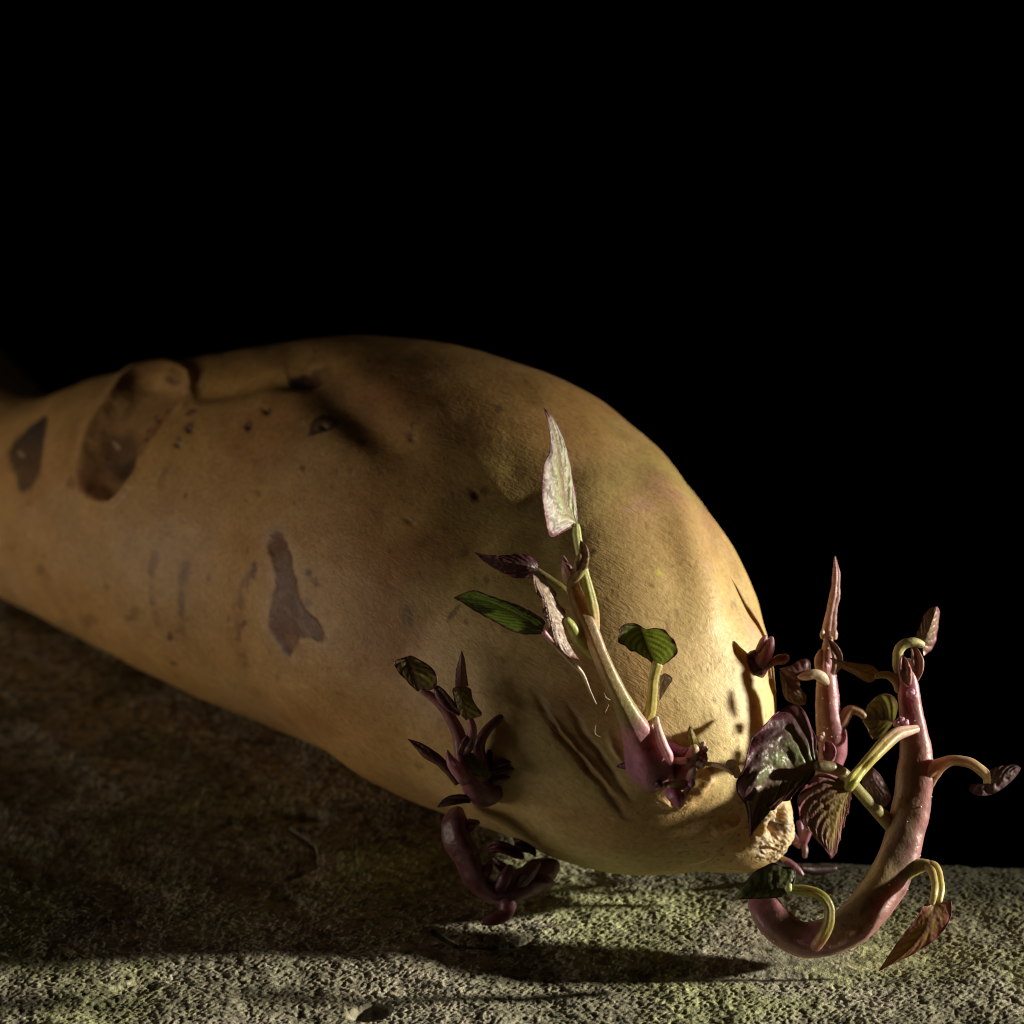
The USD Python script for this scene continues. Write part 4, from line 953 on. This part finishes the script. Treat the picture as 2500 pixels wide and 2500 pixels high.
# arm to the right
stem('petiole', E, c6((1310, 1570, 0, 24), (1355, 1500, 1, 24), (1420, 1455, 2, 16), (1500, 1432, 3, 13), (1580, 1445, 3.5, 13), (1655, 1490, 4, 13), (1705, 1550, 4, 12), (1700, 1600, 4, 10)), W + 0.0065, [(0, BROWN), (0.25, (0.28, 0.15, 0.08)), (0.6, (0.34, 0.22, 0.12)), (1, (0.42, 0.34, 0.16))], groove_depth=0.3)
leaf(E, W + 0.002, c6((1705, 1600), (1760, 1570, .6), (1830, 1520, .6), (1912, 1485, 0)), c6((1715, 1545), (1725, 1492), (1800, 1470), (1880, 1462), (1912, 1485, 0)), c6((1690, 1600), (1600, 1585, .5), (1590, 1620, .8), (1640, 1652, 1), (1705, 1652, .8), (1780, 1618, .5), (1862, 1555, .2), (1912, 1485, 0)), (0.22, 0.15, 0.16), (0.42, 0.3, 0.26), (0.22, 0.1, 0.12), DT, nv=5, relief=0.4, nt=44, label='curled leaf at the far right end of the arm')
# leaf by the foot on the left, on an arched green stalk
stem('petiole', E, c7((665, 1270, 7, 14), (715, 1200, 8.5, 15), (755, 1110, 9, 14), (762, 1030, 9, 13), (725, 950, 9, 13), (650, 905, 8.5, 13), (560, 890, 8, 13), (495, 885, 8, 10)), W, [(0, (0.24, 0.12, 0.08)), (0.2, (0.18, 0.16, 0.04)), (0.6, (0.12, 0.125, 0.025)), (1, (0.24, 0.27, 0.05))], groove_depth=0.25)
leaf(E, W - 0.007, c7((495, 880), (400, 870, .5), (300, 885, .5), (190, 915, 0), (100, 962, -1)), c7((510, 860), (528, 770, -1), (505, 735, -1), (455, 735, -1), (380, 708, -1), (310, 740, -1), (250, 772, -1), (190, 850, -1), (100, 962, -1)), c7((480, 900), (440, 935), (350, 945), (220, 950), (150, 955), (100, 962, -1)), (0.075, 0.085, 0.025), (0.05, 0.05, 0.02), (0.10, 0.06, 0.045), (0.05, 0.06, 0.01), nv=7, slant=0.1, relief=0.3, nt=50, label='dark green leaf under the potato tip')
bract(E, W - 0.008, c7((490, 890, 0, 8), (485, 875, .6, 10), (490, 860, .5, 7)), [(0, (0.36, 0.4, 0.06)), (1, (0.5, 0.45, 0.25))])
# hanging leaf on the right
stem('petiole', E, c7((1260, 790, -4, 20), (1340, 735, -4, 17), (1410, 720, -3.5, 13), (1450, 765, -2, 11), (1470, 850, 1, 9), (1465, 920, 3, 9), (1450, 975, 3, 8)), W, [(0, OLIVE), (0.5, (0.32, 0.25, 0.08)), (1, (0.40, 0.32, 0.12))], more=[(c7((1410, 715, -3.5, 8), (1460, 725, -3, 11), (1500, 790, -1.5, 9), (1512, 870, 1, 9), (1500, 960, 2.5, 8)), [(0, (0.34, 0.27, 0.07)), (1, (0.42, 0.34, 0.12))], {})])
leaf(E, W - 0.002, c7((1470, 970), (1450, 1070, 1), (1400, 1170, 1.2), (1300, 1290, 1), (1090, 1440, 0)), c7((1450, 965), (1400, 990, 1.5), (1350, 1080, 1.5), (1250, 1200, 1.2), (1160, 1330, .6), (1090, 1440, 0)), c7((1490, 968), (1578, 962, 0), (1582, 1050, 0), (1560, 1110, 0), (1490, 1205, 0), (1400, 1272, 0), (1300, 1335, 0), (1190, 1385, 0), (1090, 1440, 0)), (0.22, 0.085, 0.05), (0.15, 0.05, 0.04), (0.34, 0.11, 0.14), (0.34, 0.2, 0.03), inner=(0.25, 0.17, 0.045), nv=7, slant=0.3, relief=-0.2, nt=60, label='reddish leaf hanging down to the stone at the right')

# ---- right rear shoot with the spindle shaped tip
W = surf(1860, 1560) + 0.002
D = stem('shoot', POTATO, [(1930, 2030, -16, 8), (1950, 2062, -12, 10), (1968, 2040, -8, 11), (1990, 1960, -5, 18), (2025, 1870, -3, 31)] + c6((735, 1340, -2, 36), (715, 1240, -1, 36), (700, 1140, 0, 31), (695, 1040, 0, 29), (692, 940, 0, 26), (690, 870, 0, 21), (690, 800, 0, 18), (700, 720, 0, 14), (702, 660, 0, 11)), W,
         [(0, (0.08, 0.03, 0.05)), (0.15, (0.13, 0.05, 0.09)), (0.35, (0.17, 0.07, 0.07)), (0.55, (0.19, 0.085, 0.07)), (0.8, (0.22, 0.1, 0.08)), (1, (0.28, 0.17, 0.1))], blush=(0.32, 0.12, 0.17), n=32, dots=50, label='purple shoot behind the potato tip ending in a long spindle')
stem('leaf', D, c6((700, 670, 0, 12), (706, 610, 0, 17), (715, 550, .4, 15), (725, 480, .6, 13), (742, 400, .6, 13), (748, 330, .4, 10), (752, 270, .2, 10), (748, 210, 0, 6), (743, 152, 0, 1.5)), W, [(0, (0.42, 0.25, 0.18)), (0.2, (0.40, 0.22, 0.2)), (0.7, (0.36, 0.18, 0.17)), (1, (0.34, 0.1, 0.13))], groove_depth=0.45, lump=0.14, label='tightly rolled leaf forming the spindle tip')
leaf(D, W - 0.002, c6((735, 900), (765, 800, .6), (745, 740, .5), (700, 670, 0)), c6((715, 880), (725, 800), (715, 730), (700, 670, 0)), c6((755, 870), (778, 790), (765, 730), (735, 690), (700, 670, 0)), (0.36, 0.2, 0.14), (0.44, 0.28, 0.22), (0.34, 0.1, 0.16), DT, nv=4, cup=0.8, nt=36, name='bud')
bract(D, W - 0.002, c6((690, 890, 0, 9), (690, 850, .6, 9), (685, 815, .6, 6), (680, 785, .4, 2)), [(0, BROWN), (0.6, (0.45, 0.17, 0.22)), (1, MAG)])
bract(D, W, c6((655, 850, 0, 14), (645, 800, .4, 12), (660, 750, .3, 8)), [(0, BROWN), (1, (0.3, 0.14, 0.12))])
for x, y in [(665, 635), (745, 640)]:
    bract(D, W - 0.001, c6((x, y + 25, 0, 5), (x, y, .3, 6), (x + 2, y - 22, .2, 3)), [(0, TAN), (1, (0.5, 0.34, 0.3))])
stem('petiole', D, c6((692, 945, 2.5, 7), (655, 905, 3.5, 13), (610, 890, 4, 12), (570, 900, 4, 12), (520, 905, 4, 7)), W, [(0, (0.55, 0.42, 0.3)), (0.6, (0.58, 0.46, 0.33)), (1, (0.5, 0.22, 0.28))])
leaf(D, W - 0.004, c6((570, 905), (500, 880, .5), (395, 855, 0)), c6((585, 885), (588, 820, -1), (570, 797, -1), (535, 798, -1), (480, 832, -.5), (395, 855, 0)), c6((560, 930), (520, 930), (450, 905), (395, 855, 0)), (0.13, 0.06, 0.055), (0.2, 0.09, 0.09), (0.24, 0.09, 0.12), DT, nv=5, relief=0.25, nt=40, label='small dark leaf above the potato tip')
leaf(D, W - 0.002, c6((400, 870), (460, 980, .6), (545, 1085, 0)), c6((395, 870), (405, 940), (430, 1040), (480, 1075), (545, 1085, 0)), c6((420, 865), (510, 920), (530, 990), (562, 1030), (562, 1070), (545, 1085, 0)), (0.11, 0.06, 0.035), (0.09, 0.05, 0.03), (0.2, 0.11, 0.11), DT, nv=5, relief=0.25, nt=40)
stem('petiole', D, c6((735, 1245, -1, 26), (790, 1180, 0, 17), (845, 1115, .5, 12), (890, 1125, .5, 11), (925, 1155, .5, 9)), W, [(0, PURP), (0.6, (0.32, 0.18, 0.1)), (1, (0.33, 0.2, 0.1))])
leaf(D, W - 0.001, c6((922, 1160), (990, 1170, -1), (1060, 1180, -1), (1110, 1195, 0)), c6((930, 1140), (950, 1090), (990, 1045), (1050, 1014), (1105, 1030), (1135, 1085), (1128, 1150), (1110, 1195, 0)), c6((915, 1180), (950, 1240), (985, 1300), (1030, 1290), (1080, 1235), (1110, 1195, 0)), (0.2, 0.17, 0.07), (0.14, 0.09, 0.05), (0.24, 0.15, 0.09), (0.22, 0.2, 0.04), nv=6, slant=-0.5, relief=0.25, cup=-1.0, nt=44, label='leaf showing its brownish green underside between the two right shoots')
leaf(D, W - 0.006, c6((690, 1445), (705, 1390, .8), (690, 1312, 0)), c6((660, 1430), (655, 1370), (690, 1312, 0)), c6((735, 1440), (748, 1380), (725, 1330), (690, 1312, 0)), (0.5, 0.14, 0.26), (0.5, 0.24, 0.24), (0.52, 0.26, 0.36), DT, nv=3, cup=1.2, nt=36, name='bud', label='bright pink bud in front of the stem')
for x, y, r in [(650, 1280, 9), (665, 1270, 7), (628, 1290, 8)]:
    bract(D, W - 0.004, c6((x - 5, y + 15, 0, r), (x, y, .4, r), (x + 5, y - 10, .4, r * .5)), [(0, DPUR), (1, (0.36, 0.2, 0.15))])

# ---- dark shoot half hidden at the potato's right edge
W = surf(1860, 1600) - 0.004
Fs = stem('shoot', POTATO, c6((230, 880, -5, 26), (270, 830, 0, 24), (310, 760, 2, 18), (335, 700, 2.5, 13), (345, 665, 2.5, 6)), W, [(0, DPUR), (0.5, (0.09, 0.03, 0.04)), (1, (0.22, 0.08, 0.12))], label='short dark red shoot at the right edge of the potato',
          more=[(c6((265, 740, 2, 9), (290, 690, 2.5, 10), (305, 655, 2.5, 5)), [(0, DPUR), (1, (0.4, 0.15, 0.22))], {}), (c6((290, 850, 1, 11), (350, 820, 2, 9), (400, 795, 2, 12), (440, 790, 2, 9)), [(0, (0.08, 0.02, 0.02)), (1, (0.15, 0.04, 0.04))], {})])
leaf(Fs, W - 0.001, c6((310, 840), (260, 790, .6), (180, 800, 0)), c6((300, 800), (270, 735), (215, 745), (180, 800, 0)), c6((300, 880), (250, 900), (200, 860), (180, 800, 0)), (0.10, 0.03, 0.04), (0.1, 0.04, 0.04), (0.16, 0.05, 0.06), DT, nv=4, cup=0.8, nt=34)
leaf(Fs, W - 0.001, c6((390, 820), (420, 795, .5), (450, 780, 0)), c6((370, 805), (395, 770), (430, 762), (450, 780, 0)), c6((380, 830), (420, 830), (445, 805), (450, 780, 0)), (0.12, 0.03, 0.03), (0.1, 0.03, 0.03), (0.14, 0.04, 0.04), DT, nv=3, cup=0.6, nt=30)

# ---- dried shoot remains behind the foot of the tip
W = surf(1900, 2110) + 0.004
H = stem('shoot', POTATO, c10((1010, 1240, 0, 5), (1100, 1310, 1, 9), (1200, 1380, 1, 10), (1300, 1470, 1, 8), (1345, 1520, 1, 5)), W, [(0, (0.2, 0.1, 0.035)), (0.3, (0.13, 0.045, 0.065)), (1, (0.09, 0.035, 0.045))], label='withered purple shoot low behind the potato tip',
         more=[(c10((1300, 700, -6, 8), (1330, 850, -6, 8), (1350, 1000, -5, 9), (1385, 1130, -4, 8), (1380, 1230, -4, 6)), [(0, (0.12, 0.045, 0.10)), (0.6, (0.07, 0.025, 0.03)), (1, (0.12, 0.06, 0.05))], {}),
               (c10((1330, 1420, -5, 8), (1600, 1440, -7, 12), (1850, 1420, -8, 8)), [(0, (0.025, 0.008, 0.01)), (1, (0.02, 0.008, 0.008))], {})])

# ---- fine dry root hairs on the skin
hv, hf, base = [], [], 0
HAIRS = [c9((110, 515), (210, 515), (300, 560), (370, 640), (420, 690)), c9((430, 690), (500, 770), (560, 830), (650, 855)), c9((790, 320), (820, 370), (860, 380)), c9((830, 420), (800, 490)), c9((720, 600), (710, 660), (760, 700)), c9((1000, 1570), (1100, 1620), (1250, 1600)),
         c4((610, 460), (670, 465), (710, 490)), c5((350, 690), (370, 710), (400, 715)), c5((770, 930), (790, 950), (800, 990)), c8((560, 320), (590, 380)), c8((340, 1340), (370, 1360)), c10((420, 770), (450, 900)), c3((945, 1720), (980, 1715), (1020, 1700)), c9((120, 1230), (180, 1240))]
for hline in HAIRS:
    pp = np.array([pt(x, y, surf(x, y) - 0.0010 - 0.0006 * math.sin(i * 1.7)) for i, (x, y) in enumerate(hline)])
    pp = resample(pp, 24)
    T = unit(np.gradient(pp, axis=0))
    a = unit(np.cross(T, FWD))
    b = np.cross(T, a)
    q = np.linspace(0, 2 * math.pi, 6)[:-1]
    r = 0.00004 * np.sin(np.linspace(0.25, 2.9, 24)) + 0.00002
    ring = pp[:, None] + r[:, None, None] * (np.cos(q)[None, :, None] * a[:, None] + np.sin(q)[None, :, None] * b[:, None])
    hv.append(ring.reshape(-1, 3))
    hf.append(tri(grid_faces(24, 5, True)) + base)
    base += 120
hp = build('root_hair', np.vstack(hv), np.vstack(hf), M_STEM, POTATO, color=np.tile((0.42, 0.32, 0.19), (base, 1)))
custom(hp, kind='stuff')
